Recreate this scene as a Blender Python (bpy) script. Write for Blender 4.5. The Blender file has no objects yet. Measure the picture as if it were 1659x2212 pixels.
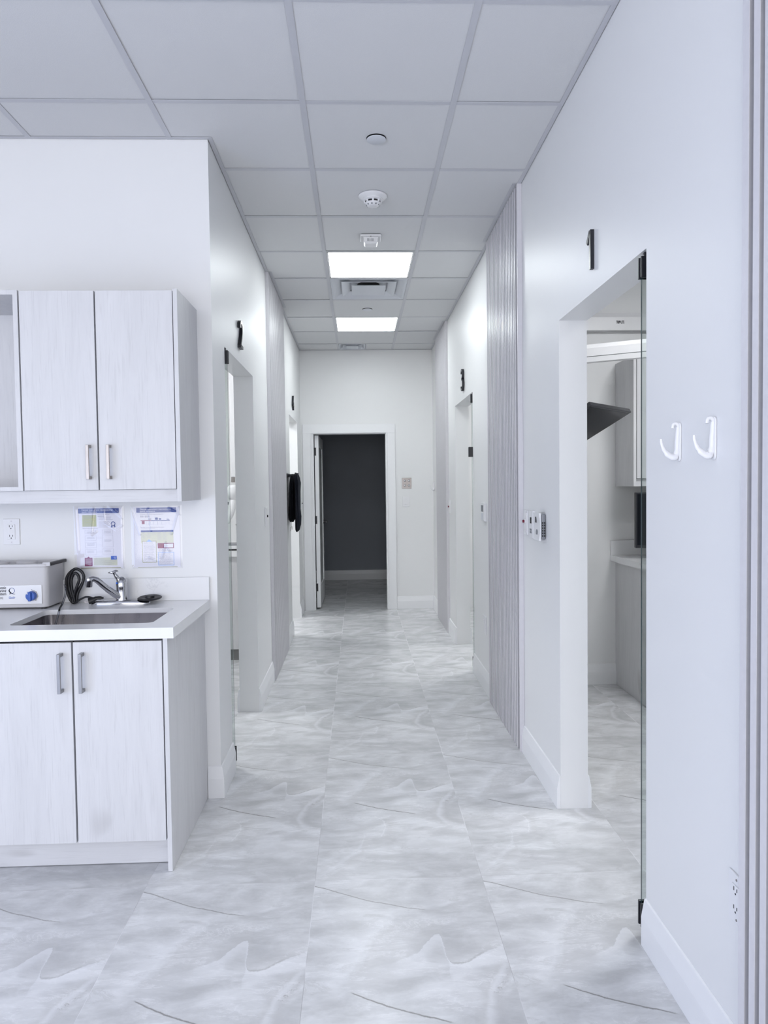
import bpy, bmesh, math, random
from mathutils import Vector, Matrix
random.seed(7)
D = bpy.data
SC = bpy.context.scene
COL = SC.collection
pi = math.pi

# ------------------------------------------------------------------ camera
F, YAW, PITCH, ROLL, CAMH = 1541.8, .03582, -.03634, -.01296, 1.415
cam = D.cameras.new('camera'); cam.sensor_fit = 'VERTICAL'; cam.sensor_height = 24.0
cam.lens = F / 2212 * 24.0; cam.clip_start = .02
co = D.objects.new('camera', cam); COL.objects.link(co); SC.camera = co
fw = Vector((math.sin(YAW) * math.cos(PITCH), math.cos(YAW) * math.cos(PITCH), math.sin(PITCH)))
r0 = Vector((math.cos(YAW), -math.sin(YAW), 0)); u0 = r0.cross(fw)
rt = r0 * math.cos(ROLL) + u0 * math.sin(ROLL); up = u0 * math.cos(ROLL) - r0 * math.sin(ROLL)
m = Matrix((rt, up, -fw)).transposed().to_4x4(); m.translation = Vector((0, 0, CAMH)); co.matrix_world = m

# ------------------------------------------------------------------ world, lights, exposure
SC.view_settings.view_transform = 'Standard'; SC.view_settings.look = 'None'
SC.view_settings.gamma = 1; SC.view_settings.use_curve_mapping = False
SC.view_settings.exposure = 0.02
W = D.worlds.new('world'); SC.world = W; W.use_nodes = True
W.node_tree.nodes['Background'].inputs[0].default_value = (.60, .72, 1, 1)
W.node_tree.nodes['Background'].inputs[1].default_value = 0.35

def area(name, loc, rot, sx, sy, power, col):
    l = D.lights.new(name, 'AREA'); l.shape = 'RECTANGLE'; l.size = sx; l.size_y = sy
    l.energy = power; l.color = col
    o = D.objects.new(name, l); COL.objects.link(o); o.location = loc; o.rotation_euler = rot
    return o
# daylight entering through the shop window behind the camera
area('window_daylight', (-.9, -2.9, 1.6), (pi / 2, 0, 0), 4.0, 2.2, 134, (1, .982, .968))
area('window_daylight_side', (-3.1, -.6, 1.0), (pi / 2, 0, -pi / 2), 3.4, 1.7, 60, (.52, .65, 1))
CEIL_E, ROOM_E = 14.5, 36.0

# ------------------------------------------------------------------ material helpers
class NT:
    def __init__(s, name):
        s.m = D.materials.new(name); s.m.use_nodes = True; s.t = s.m.node_tree
        s.b = s.t.nodes['Principled BSDF']; s.out = s.t.nodes['Material Output']
    def n(s, typ, **k):
        x = s.t.nodes.new(typ)
        for a, v in k.items(): setattr(x, a, v)
        return x
    def put(s, sock, v):
        if isinstance(v, bpy.types.NodeSocket): s.t.links.new(v, sock)
        else: sock.default_value = v
    def ma(s, op, a, b=None, c=None, clamp=False):
        x = s.n('ShaderNodeMath', operation=op); x.use_clamp = clamp
        s.put(x.inputs[0], a)
        if b is not None: s.put(x.inputs[1], b)
        if c is not None: s.put(x.inputs[2], c)
        return x.outputs[0]
    def smooth(s, v, a, b, lo=0., hi=1.):
        x = s.n('ShaderNodeMapRange', interpolation_type='SMOOTHSTEP')
        s.put(x.inputs[0], v); x.inputs[1].default_value = a; x.inputs[2].default_value = b
        x.inputs[3].default_value = lo; x.inputs[4].default_value = hi
        return x.outputs[0]
    def mix(s, fac, a, b, typ='MIX'):
        x = s.n('ShaderNodeMix', data_type='RGBA', blend_type=typ)
        s.put(x.inputs[0], fac); s.put(x.inputs[6], a); s.put(x.inputs[7], b)
        return x.outputs[2]
    def obj(s, sc=(1, 1, 1), rot=(0, 0, 0)):
        g = s.n('ShaderNodeNewGeometry'); mp = s.n('ShaderNodeMapping')
        s.t.links.new(g.outputs['Position'], mp.inputs[0])
        mp.inputs[3].default_value = sc; mp.inputs[2].default_value = rot
        return mp.outputs[0]
    def noise(s, vec, scale, detail=4, rough=.5, dist=0):
        x = s.n('ShaderNodeTexNoise'); s.put(x.inputs['Vector'], vec)
        x.inputs['Scale'].default_value = scale; x.inputs['Detail'].default_value = detail
        x.inputs['Roughness'].default_value = rough; x.inputs['Distortion'].default_value = dist
        return x.outputs[0]
    def curve(s, v, pts):
        x = s.n('ShaderNodeFloatCurve'); c = x.mapping.curves[0]
        x.mapping.use_clip = False
        while len(c.points) < len(pts): c.points.new(.5, .5)
        for p, (a, b) in zip(c.points, pts): p.location = (a, b); p.handle_type = 'AUTO_CLAMPED'
        x.mapping.update(); s.put(x.inputs[1], v); return x.outputs[0]
    def bump(s, h, strength=.1, dist=.01):
        x = s.n('ShaderNodeBump'); x.inputs['Strength'].default_value = strength
        x.inputs['Distance'].default_value = dist; s.put(x.inputs['Height'], h)
        s.t.links.new(x.outputs[0], s.b.inputs['Normal'])

def C4(c): return (c[0], c[1], c[2], 1)
def plain(name, col, rough=.5, metal=0, spec=.5, emit=None, es=0, var=0.0, vs=30):
    t = NT(name); t.b.inputs['Roughness'].default_value = rough
    t.b.inputs['Metallic'].default_value = metal; t.b.inputs['Specular IOR Level'].default_value = spec
    t.b.inputs['Base Color'].default_value = C4(col)
    if var:
        nz = t.noise(t.obj(), vs, 5)
        t.put(t.b.inputs['Base Color'], t.mix(nz, C4([c * (1 - var) for c in col]), C4([min(1, c * (1 + var)) for c in col])))
    if emit:
        t.b.inputs['Emission Color'].default_value = C4(emit); t.b.inputs['Emission Strength'].default_value = es
    return t.m

def wall_mat(name='wall paint', col=(.80, .803, .806), rough=.42):
    t = NT(name); t.b.inputs['Roughness'].default_value = rough
    t.b.inputs['Base Color'].default_value = C4(col)
    a = t.noise(t.obj(), 260, 3); b = t.noise(t.obj(), 3.0, 2)
    t.bump(t.ma('ADD', t.ma('MULTIPLY', a, .25), t.ma('MULTIPLY', b, 4)), .12, .004)
    return t.m

def tile_mat():
    t = NT('ceiling tile'); t.b.inputs['Roughness'].default_value = .9
    p = t.obj(); a = t.noise(p, 420, 2); b = t.noise(p, 5, 6, .7)
    sp = t.smooth(b, .66, .74)
    col = t.mix(a, (.665, .668, .68, 1), (.72, .723, .735, 1))
    t.put(t.b.inputs['Base Color'], t.mix(t.ma('MULTIPLY', sp, .10), col, (.5, .5, .5, 1)))
    t.bump(a, .2, .003); return t.m

def wood_mat(name, horiz=False, k=1.0):
    t = NT(name); t.b.inputs['Roughness'].default_value = .5
    s1 = (38, 38, 1.5) if not horiz else (1.5, 38, 38)
    s2 = (7, 7, .9) if not horiz else (.9, 7, 7)
    fine = t.noise(t.obj(s1), 4, 6, .65, .4)
    broad = t.noise(t.obj(s2), 1.6, 4, .6, 1.2)
    knot = t.noise(t.obj((3.2, 3.2, 1.1) if not horiz else (1.1, 3.2, 3.2)), 2.6, 1, .4, .3)
    base = t.mix(broad, C4([.71 * k, .71 * k, .725 * k]), C4([.56 * k, .56 * k, .575 * k]))
    col = t.mix(t.smooth(fine, .5, .74, 0, .33), base, C4([.42 * k, .415 * k, .43 * k]))
    col = t.mix(t.smooth(knot, .70, .80, 0, .45), col, C4([.36 * k, .35 * k, .35 * k]))
    t.put(t.b.inputs['Base Color'], col); t.bump(fine, .12, .002); return t.m

def quartz_mat():
    t = NT('white quartz'); t.b.inputs['Roughness'].default_value = .22
    p = t.obj(); d = t.noise(p, 3.2, 5, .6, .8); w = t.ma('ABSOLUTE', t.ma('SUBTRACT', d, .5))
    pres = t.smooth(t.noise(p, 1.7, 2), .56, .68)
    v = t.ma('MULTIPLY', t.smooth(w, 0, .010, 1, 0), pres)
    cl = t.noise(p, 6, 4)
    base = t.mix(cl, (.84, .84, .85, 1), (.78, .785, .80, 1))
    t.put(t.b.inputs['Base Color'], t.mix(t.ma('MULTIPLY', v, .3), base, (.40, .41, .44, 1))); return t.m

def floor_mat():
    t = NT('marble look porcelain tile')
    g = t.n('ShaderNodeNewGeometry'); sx = t.n('ShaderNodeSeparateXYZ'); t.t.links.new(g.outputs['Position'], sx.inputs[0])
    U = t.ma('DIVIDE', t.ma('ADD', sx.outputs[0], .174 + 6.0), .6)
    V = t.ma('DIVIDE', t.ma('ADD', sx.outputs[1], -2.522 + 12.0), 1.2)
    u = t.ma('FRACT', U); v = t.ma('FRACT', V)
    cm = t.n('ShaderNodeCombineXYZ'); t.put(cm.inputs[0], t.ma('MULTIPLY', u, .6)); t.put(cm.inputs[1], t.ma('MULTIPLY', v, 1.2))
    L = cm.outputs[0]
    # wander of the veins
    n1 = t.n('ShaderNodeTexNoise'); t.put(n1.inputs['Vector'], L); n1.inputs['Scale'].default_value = 9; n1.inputs['Detail'].default_value = 8; n1.inputs['Roughness'].default_value = .74
    sc = t.n('ShaderNodeSeparateColor'); t.t.links.new(n1.outputs[1], sc.inputs[0])
    du = t.ma('MULTIPLY', t.ma('SUBTRACT', sc.outputs[0], .5), .075); dv = t.ma('MULTIPLY', t.ma('SUBTRACT', sc.outputs[1], .5), .030)
    uu = t.ma('ADD', u, du); vv = t.ma('ADD', v, dv)
    # streaky flowing clouds, falling slightly to the right
    def mp(sc_, rot, loc=(0, 0, 0)):
        x = t.n('ShaderNodeMapping'); t.put(x.inputs[0], L); x.inputs[3].default_value = sc_; x.inputs[2].default_value = rot; x.inputs[1].default_value = loc
        return x.outputs[0]
    c1 = t.noise(mp((1.0, 2.0, 1), (0, 0, .6)), 2.4, 7, .56, 1.2)
    c2 = t.noise(mp((1, 2.2, 1), (0, 0, -.75), (3, 1, 0)), 3.0, 6, .55, 1.0)
    c3 = t.noise(mp((2.2, 6, 1), (0, 0, .3), (1, 5, 0)), 9, 8, .7, 1)
    cl = t.ma('ADD', t.ma('MULTIPLY', t.smooth(c1, .36, .64), .5), t.ma('MULTIPLY', t.smooth(c2, .38, .62), .5))
    c4 = t.noise(mp((1.5, 3.5, 1), (0, 0, -.4), (7, 2, 0)), 7, 8, .65, .6)
    cl = t.ma('ADD', t.ma('MULTIPLY', cl, .75), t.ma('MULTIPLY', t.smooth(c4, .35, .68), .25))
    col = t.mix(cl, (.475, .48, .49, 1), (.75, .758, .775, 1))
    col = t.mix(t.smooth(c3, .45, .75, 0, .10), col, (.92, .92, .94, 1))
    dark = (.40, .39, .385, 1)
    def vein(x, y, pts, amp, w, strength, c=dark):
        gy = t.curve(x, pts); d = t.ma('ABSOLUTE', t.ma('SUBTRACT', y, gy))
        mk = t.ma('MULTIPLY', t.smooth(d, 0, w, 1, 0), t.curve(x, amp))
        nonlocal col
        col = t.mix(t.ma('MULTIPLY', mk, strength, clamp=True), col, c)
    def side(x, y, pts, amp, w, strength, c, sgn=1, e=.03):
        gy = t.curve(x, pts); d = t.ma('SUBTRACT', y, gy) if sgn > 0 else t.ma('SUBTRACT', gy, y)
        mk = t.ma('MULTIPLY', t.smooth(d, 0, e, 0, 1), t.smooth(d, 0.0, w, 1, 0)); mk = t.ma('MULTIPLY', mk, t.curve(x, amp))
        nonlocal col
        col = t.mix(t.ma('MULTIPLY', mk, strength, clamp=True), col, c)
    grey = (.56, .56, .565, 1); white = (.86, .87, .90, 1)
    bump = [(0, .55), (.3, .60), (.45, .63), (.56, .661), (.62, .703), (.68, .730), (.70, .69), (.706, .62), (.73, .609), (.81, .617), (.87, .642), (.963, .668), (1, .68)]
    side(uu, vv, bump, [(0, 0), (.35, .1), (.52, .7), (.9, 1), (1, .7)], .12, .42, grey, 1, .004)
    side(uu, vv, bump, [(0, 0), (.4, .3), (.55, 1), (.8, 1), (1, .5)], .09, .45, white, -1, .004)
    vein(uu, vv, bump, [(0, 0), (.69, 0), (.72, 1), (.85, 1), (.9, .35), (1, .1)], .006, .7, (.44, .44, .44, 1))
    # grey and white drifts of the two long edges
    ge = [(0, .15), (.5, .18), (.57, .205), (.637, .272), (.715, .315), (.76, .395), (.85, .55), (1, .8)]
    side(vv, uu, ge, [(0, 0), (.52, 0), (.6, 1), (.74, .9), (.82, 0), (1, 0)], .35, .45, grey, 1)
    side(vv, uu, ge, [(0, 0), (.50, 0), (.6, .8), (.76, .8), (.85, 0), (1, 0)], .2, .35, white, -1)
    # curved band at the right edge
    ao = [(0, .97), (.26, .95), (.338, .862), (.41, .807), (.498, .853), (.607, .957), (.7, 1.05), (1, 1.1)]
    ai = [(0, 1.05), (.3, 1.02), (.349, .943), (.408, .885), (.46, .888), (.511, .918), (.573, .983), (.65, 1.05), (1, 1.1)]
    am = [(0, 0), (.28, 0), (.36, .8), (.5, 1), (.58, 1), (.63, 0), (1, 0)]
    vein(vv, uu, ao, am, .045, .35, grey); vein(vv, uu, ai, am, .05, .6, (.47, .47, .48, 1))
    side(vv, uu, ao, am, .09, .45, white, 1)
    sp = t.smooth(t.noise(L, 70, 3, .7), .56, .66)
    gy = t.curve(vv, ai); d = t.ma('ABSOLUTE', t.ma('SUBTRACT', uu, gy))
    mk = t.ma('MULTIPLY', t.ma('MULTIPLY', t.smooth(d, 0, .03, 1, 0), t.curve(vv, [(0, 0), (.42, 0), (.47, .5), (.56, 1), (.59, 1), (.61, 0), (1, 0)])), sp)
    col = t.mix(t.ma('MULTIPLY', mk, .8), col, (.30, .29, .28, 1))
    # small pale crack and diagonal drift
    bd = [(0, 0), (.037, .017), (.122, .061), (.22, .135), (.282, .185), (.30, .25), (.36, .30), (1, .5)]
    side(uu, vv, bd, [(0, 0), (.05, .8), (.25, 1), (.33, .4), (.4, 0), (1, 0)], .05, .4, white, 1)
    side(uu, vv, bd, [(0, 0), (.05, .8), (.25, 1), (.33, .4), (.4, 0), (1, 0)], .10, .4, grey, -1)
    vein(vv, uu, [(0, .40), (.273, .418), (.34, .437), (.379, .428), (.409, .377), (1, .3)], [(0, 0), (.25, 0), (.28, 1), (.4, 1), (.42, 0), (1, 0)], .007, .25, (.95, .95, .97, 1))
    side(vv, uu, [(0, .40), (.273, .418), (.34, .437), (.379, .428), (.409, .377), (1, .3)], [(0, 0), (.2, 0), (.25, .7), (.36, 1), (.42, 0), (1, 0)], .16, .45, grey, 1)
    # sharp dark veins
    v1 = [(0, .973), (.13, .938), (.285, .897), (.425, .869), (.597, .841), (1, .80)]
    v2 = [(0, .58), (.24, .517), (.275, .507), (.392, .476), (.473, .457), (.538, .443), (.648, .423), (1, .36)]
    a1 = [(0, 1), (.5, .9), (.62, .5), (.66, 0), (1, 0)]; a2 = [(0, 0), (.215, 0), (.245, 1), (.56, 1), (.66, .6), (.70, 0), (1, 0)]
    vd = t.ma('ADD', v, t.ma('MULTIPLY', dv, .6)); ud = u
    wisp = t.noise(mp((1.3, 4.5, 1), (0, 0, .42), (2, 8, 0)), 3.4, 9, .68, .9)
    wk = t.smooth(t.ma('ABSOLUTE', t.ma('SUBTRACT', wisp, .5)), 0, .022, 1, 0)
    col = t.mix(t.ma('MULTIPLY', t.ma('MULTIPLY', wk, t.smooth(c1, .45, .6)), .28), col, (.93, .93, .95, 1))
    wk2 = t.smooth(t.ma('ABSOLUTE', t.ma('SUBTRACT', wisp, .43)), 0, .035, 1, 0)
    col = t.mix(t.ma('MULTIPLY', t.ma('MULTIPLY', wk2, t.smooth(c2, .5, .62)), .30), col, (.42, .42, .42, 1))
    vein(ud, vd, v1, a1, .0036, 1.0, (.25, .245, .24, 1)); vein(ud, vd, v2, a2, .004, 1.15, (.19, .185, .18, 1))
    vein(ud, vd, v2, a2, .02, .25, grey); vein(ud, vd, v1, a1, .014, .2, grey)
    # grout
    eu = t.ma('MULTIPLY', t.ma('MINIMUM', u, t.ma('SUBTRACT', 1, u)), .6); ev = t.ma('MULTIPLY', t.ma('MINIMUM', v, t.ma('SUBTRACT', 1, v)), 1.2)
    gd = t.ma('MINIMUM', eu, ev); gm = t.smooth(gd, .0004, .0011, 1, 0)
    gn = t.smooth(t.noise(t.obj(), 3, 3), .42, .58)
    gcol = t.mix(gn, (.30, .29, .30, 1), (.70, .70, .72, 1))
    col = t.mix(t.ma('MULTIPLY', gm, .75), col, gcol)
    t.put(t.b.inputs['Base Color'], col)
    t.b.inputs['Roughness'].default_value = .30; t.b.inputs['Specular IOR Level'].default_value = .42
    t.put(t.b.inputs['Roughness'], t.ma('ADD', .27, t.ma('MULTIPLY', gm, .4)))
    t.bump(t.ma('ADD', t.ma('MULTIPLY', gm, -1), t.ma('MULTIPLY', t.noise(L, 180, 3), .15)), .15, .001)
    return t.m

def glass_mat(name, tint=(.80, .86, .85), gl=.10):
    t = NT(name); t.t.nodes.remove(t.b)
    tr = t.n('ShaderNodeBsdfTransparent'); tr.inputs[0].default_value = C4(tint)
    gs = t.n('ShaderNodeBsdfGlossy'); gs.inputs['Roughness'].default_value = .02
    fr = t.n('ShaderNodeFresnel'); fr.inputs[0].default_value = 1.45
    mx = t.n('ShaderNodeMixShader'); t.put(mx.inputs[0], t.ma('MULTIPLY', fr.outputs[0], gl * 8, clamp=True))
    t.t.links.new(tr.outputs[0], mx.inputs[1]); t.t.links.new(gs.outputs[0], mx.inputs[2]); t.t.links.new(mx.outputs[0], t.out.inputs[0])
    return t.m

def film_mat():
    t = NT('clear plastic film'); t.t.nodes.remove(t.b)
    tr = t.n('ShaderNodeBsdfTransparent'); tr.inputs[0].default_value = (.97, .97, .98, 1)
    gs = t.n('ShaderNodeBsdfGlossy'); gs.inputs['Roughness'].default_value = .06
    fr = t.n('ShaderNodeFresnel'); fr.inputs[0].default_value = 1.5
    mx = t.n('ShaderNodeMixShader'); t.put(mx.inputs[0], t.ma('MULTIPLY', fr.outputs[0], 1.3, clamp=True))
    t.t.links.new(tr.outputs[0], mx.inputs[1]); t.t.links.new(gs.outputs[0], mx.inputs[2]); t.t.links.new(mx.outputs[0], t.out.inputs[0])
    return t.m

def steel_mat():
    t = NT('brushed steel'); t.b.inputs['Metallic'].default_value = 1
    f = t.noise(t.obj((6, 6, .6)), 2, 3); t.put(t.b.inputs['Base Color'], t.mix(f, (.22, .22, .24, 1), (.40, .37, .38, 1)))
    t.put(t.b.inputs['Roughness'], t.ma('ADD', .22, t.ma('MULTIPLY', f, .12))); return t.m

M = dict(
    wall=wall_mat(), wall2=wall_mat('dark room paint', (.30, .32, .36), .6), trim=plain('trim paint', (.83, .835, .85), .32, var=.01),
    tile=tile_mat(), tee=plain('grid enamel', (.56, .565, .60), .45, var=.02), dark=plain('plenum dark', (.03, .03, .035), .9, var=.1),
    floor=floor_mat(), wood=wood_mat('whitewashed wood'), woodh=wood_mat('whitewashed wood rail', True), quartz=quartz_mat(),
    slat=plain('lilac grey laminate', (.66, .65, .68), .36, var=.05, vs=60), groove_shade=plain('lilac grey groove', (.40, .395, .415), .5, var=.08, vs=60),  # second laminate is the same panel with the shade between ribs painted in
    black=plain('black enamel', (.012, .013, .018), .3, var=.1), rubber=plain('black rubber', (.006, .006, .008), .45, var=.2),
    white=plain('white plastic', (.80, .80, .815), .34, var=.01), offw=plain('warm white plastic', (.80, .79, .80), .35, var=.01),
    greyp=plain('grey plastic', (.22, .23, .25), .45, var=.05), slot=plain('slot dark', (.01, .01, .012), .6, var=.1),
    red=plain('dark red plastic', (.16, .01, .03), .3, var=.1), chrome=plain('chrome', (.50, .50, .52), .07, 1, var=.02),
    nickel=plain('satin nickel', (.34, .315, .305), .34, 1, var=.1), pewter=plain('dark satin nickel', (.30, .30, .31), .3, 1, var=.1), steel=steel_mat(),
    glass=glass_mat('door glass', (.86, .89, .885), .10), gedge=plain('glass edge', (.012, .04, .045), .15, var=.1), film=film_mat(),
    hose=glass_mat('clear hose', (.74, .75, .79), .14),
    paper=plain('white paper', (.80, .80, .87), .6, var=.01), navy=plain('blue ink', (.012, .055, .30), .5, var=.05), blue=plain('bright blue ink', (.02, .12, .55), .5, var=.05),
    olive=plain('olive print', (.47, .50, .24), .6, var=.05), cream=plain('cream print', (.66, .68, .56), .6, var=.05), maroon=plain('maroon print', (.24, .02, .12), .6, var=.05),
    lblue=plain('light blue print', (.32, .50, .88), .6, var=.03), ink=plain('grey ink', (.42, .42, .50), .7, var=.1), inkb=plain('black ink', (.02, .02, .03), .6, var=.1),
    gold=plain('olive line print', (.33, .33, .12), .6, var=.1), ptext=plain('white ink', (.85, .87, .95), .6, var=.01),
    machine=plain('grey white moulded plastic', (.58, .57, .58), .42, var=.02, vs=200), knob=plain('blue knob plastic', (.03, .10, .42), .3, var=.05),
    cloth=plain('black fabric', (.004, .005, .008), .9, 0, .2, var=.5, vs=120), cloth2=plain('dark navy fabric', (.007, .009, .016), .9, 0, .2, var=.3, vs=90),
    screen=plain('screen black', (.006, .008, .012), .2, spec=.12, var=.1), toe=plain('toe kick grey', (.23, .23, .23), .5, var=.05),
    panel_light=plain('lit diffuser', (.9, .9, .9), .4, emit=(.93, .985, 1), es=CEIL_E), room_light=plain('lit room diffuser', (.9, .9, .9), .4, emit=(.97, .985, 1), es=ROOM_E),
    vent=plain('vent enamel', (.64, .66, .71), .4, var=.01), frost=plain('frosted door glass', (.42, .43, .43), .35, var=.02),
)

# ------------------------------------------------------------------ mesh helpers
ORG = {}
class MB:
    def __init__(s, xf=None): s.v = []; s.f = []; s.mi = []; s.xf = xf
    def add(s, vs, fs, m=0):
        o = len(s.v)
        for p in vs:
            p = Vector(p); s.v.append(s.xf @ p if s.xf else p)
        for f in fs: s.f.append([o + i for i in f]); s.mi.append(m)
        return s
    def box(s, x0, x1, y0, y1, z0, z1, m=0):
        vs = [(x, y, z) for x in (x0, x1) for y in (y0, y1) for z in (z0, z1)]
        return s.add(vs, [(0, 1, 3, 2), (4, 6, 7, 5), (0, 4, 5, 1), (2, 3, 7, 6), (0, 2, 6, 4), (1, 5, 7, 3)], m)
    def prism(s, pts, vec, m=0):
        n = len(pts); vec = Vector(vec); a = [Vector(p) for p in pts]
        return s.add(a + [p + vec for p in a], [tuple(range(n))[::-1], tuple(range(n, 2 * n))] + [(i, (i + 1) % n, n + (i + 1) % n, n + i) for i in range(n)], m)
    def loft(s, rings, m=0, cap=True, closed=False):
        n = len(rings[0]); k = len(rings); vs = [p for r in rings for p in r]; fs = []
        for j in range(k if closed else k - 1):
            j2 = (j + 1) % k
            for i in range(n): fs.append((j * n + i, j * n + (i + 1) % n, j2 * n + (i + 1) % n, j2 * n + i))
        if cap and not closed: fs += [tuple(range(n))[::-1], tuple(range((k - 1) * n, k * n))]
        return s.add(vs, fs, m)
    def tube(s, pts, r, n=10, m=0, closed=False, sub=0, flat=1.0):
        P = [Vector(p) for p in pts]
        if sub: P = spline(P, sub, closed)
        k = len(P); rings = []; ref = None
        for i in range(k):
            a = P[(i - 1) % k] if (closed or i > 0) else P[0]; b = P[(i + 1) % k] if (closed or i < k - 1) else P[-1]
            t = (b - a).normalized()
            if ref is None: ref = t.orthogonal().normalized()
            ref = (ref - t * ref.dot(t)).normalized(); bi = t.cross(ref)
            rr = r[min(len(r) - 1, int(i * len(r) / k))] if isinstance(r, (list, tuple)) else r
            rings.append([P[i] + (ref * math.cos(q) + bi * math.sin(q) * flat) * rr for q in [2 * pi * j / n for j in range(n)]])
        return s.loft(rings, m, True, closed)
    def lathe(s, prof, c, ax=(0, 0, 1), n=32, m=0, sx=1, sy=1):
        ax = Vector(ax).normalized(); a = ax.orthogonal().normalized()
        if abs(ax.z) > .9: a = Vector((1, 0, 0))
        b = ax.cross(a); c = Vector(c)
        return s.loft([[c + ax * h + (a * math.cos(2 * pi * j / n) * sx + b * math.sin(2 * pi * j / n) * sy) * max(r, 1e-5) for j in range(n)] for r, h in prof], m)
    def build(s, name, mats, parent=None, bevel=0, smooth=0, label=None, cat=None, group=None, kind=None, seg=2):
        me = D.meshes.new(name)
        if parent is not None: org = ORG[parent.name]
        else:
            xs = [p.x for p in s.v]; ys = [p.y for p in s.v]; zs = [p.z for p in s.v]
            org = Vector(((min(xs) + max(xs)) / 2, (min(ys) + max(ys)) / 2, min(zs)))
        me.from_pydata([p - org for p in s.v], [], s.f)
        if not isinstance(mats, (list, tuple)): mats = [mats]
        for k in mats: me.materials.append(M[k])
        for p, i in zip(me.polygons, s.mi): p.material_index = i
        bm = bmesh.new(); bm.from_mesh(me); bmesh.ops.recalc_face_normals(bm, faces=bm.faces); bm.to_mesh(me); bm.free()
        if smooth:
            for p in me.polygons: p.use_smooth = True
            me.set_sharp_from_angle(angle=math.radians(smooth))
        o = D.objects.new(name, me); COL.objects.link(o)
        if parent is not None: o.parent = parent
        else: o.location = org
        ORG[o.name] = org
        if bevel:
            b = o.modifiers.new('bevel', 'BEVEL'); b.width = bevel; b.segments = seg; b.limit_method = 'ANGLE'; b.angle_limit = math.radians(40)
        tag(o, label, cat, group, kind); return o

def spline(P, k, closed=False):
    out = []; n = len(P)
    for i in range(n if closed else n - 1):
        g = lambda j: P[j % n] if closed else P[max(0, min(n - 1, j))]
        a, b, c, d = g(i - 1), g(i), g(i + 1), g(i + 2)
        for q in range(k):
            t = q / k
            out.append(.5 * ((2 * b) + (c - a) * t + (2 * a - 5 * b + 4 * c - d) * t * t + (3 * b - a - 3 * c + d) * t ** 3))
    if not closed: out.append(P[-1])
    return out
def tag(o, label=None, cat=None, group=None, kind=None):
    for k, v in (('label', label), ('category', cat), ('group', group), ('kind', kind)):
        if v: o[k] = v
def thing(name, loc, label, cat, group=None):
    o = D.objects.new(name, None); COL.objects.link(o); o.location = loc; o.empty_display_size = .05
    ORG[o.name] = Vector(loc); tag(o, label, cat, group); return o
def st(mb, name, mats, **k): return mb.build(name, mats, kind='structure', **k)

def text(body, size, origin, xd, nd, mat, name, parent, ext=.0002, align='LEFT', sx=1.0, bold=0):
    cu = D.curves.new(name, 'FONT'); cu.body = body; cu.size = size; cu.extrude = ext; cu.offset = bold; cu.align_x = align; cu.align_y = 'CENTER'
    tmp = D.objects.new('tmp', cu); COL.objects.link(tmp)
    dg = bpy.context.evaluated_depsgraph_get(); me = D.meshes.new_from_object(tmp.evaluated_get(dg))
    D.objects.remove(tmp); D.curves.remove(cu)
    xd = Vector(xd).normalized(); nd = Vector(nd).normalized(); yd = nd.cross(xd)
    X = Matrix((xd * sx, yd, nd)).transposed().to_4x4(); X.translation = Vector(origin) - ORG[parent.name]
    me.transform(X); me.materials.clear(); me.materials.append(M[mat]); me.name = name
    o = D.objects.new(name, me); COL.objects.link(o); o.parent = parent; ORG[o.name] = ORG[parent.name]; return o

# ------------------------------------------------------------------ dimensions of the place
HC = 2.96; XR = .862; XRO = .982; XL = -.645; XLO = -.765; YB = 3.25; YE = 8.17; DZ = 2.108
GX, GY, G = -.201, 2.937, .6096
D1 = (2.108, 3.03); D3 = (5.32, 6.28); D2 = (3.55, 4.49); D4 = (6.82, 7.72)

# ------------------------------------------------------------------ setting
st(MB().box(-3.4, 3.6, -3.1, 10.95, -.1, 0), 'floor', 'floor')

def wall_run(x0, x1, runs, doors, name):
    b = MB()
    for a, c in runs: b.box(x0, x1, a, c, 0, HC + .1)
    for a, c in doors: b.box(x0, x1, a, c, DZ, HC + .1)
    return st(b, name, 'wall')
wall_run(XR, XRO, [(-3.0, D1[0]), (D1[1], D3[0]), (D3[1], YE)], [D1, D3], 'wall_right')
wall_run(XLO, XL, [(YB + .12, D2[0]), (D2[1], D4[0]), (D4[1], YE)], [D2, D4], 'wall_left')
st(MB().box(-3.2, XL, YB, YB + .12, 0, HC + .1), 'wall_sink', 'wall')
e = MB(); e.box(-3.2, -.53, YE, YE + .12, 0, HC + .1); e.box(.335, 3.4, YE, YE + .12, 0, HC + .1); e.box(-.53, .335, YE, YE + .12, 2.03, HC + .1)
st(e, 'wall_end', 'wall')
st(MB().box(-3.32, -3.2, -3, YE, 0, HC + .1), 'wall_far_left', 'wall')
st(MB().box(3.4, 3.52, .9, YE, 0, HC + .1), 'wall_far_right', 'wall')
st(MB().box(XRO, 3.4, 4.93, 5.05, 0, HC + .1), 'wall_between_right_rooms', 'wall')
st(MB().box(XRO, 3.4, .9, 1.0, 0, HC + .1), 'wall_near_right_room', 'wall')
st(MB().box(-3.2, XLO, 6.45, 6.55, 0, HC + .1), 'wall_between_left_rooms', 'wall')
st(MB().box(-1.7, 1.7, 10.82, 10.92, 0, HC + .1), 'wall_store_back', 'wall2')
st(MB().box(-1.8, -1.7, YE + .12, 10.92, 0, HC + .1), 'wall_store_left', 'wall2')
st(MB().box(1.7, 1.8, YE + .12, 10.92, 0, HC + .1), 'wall_store_right', 'wall2')
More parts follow.
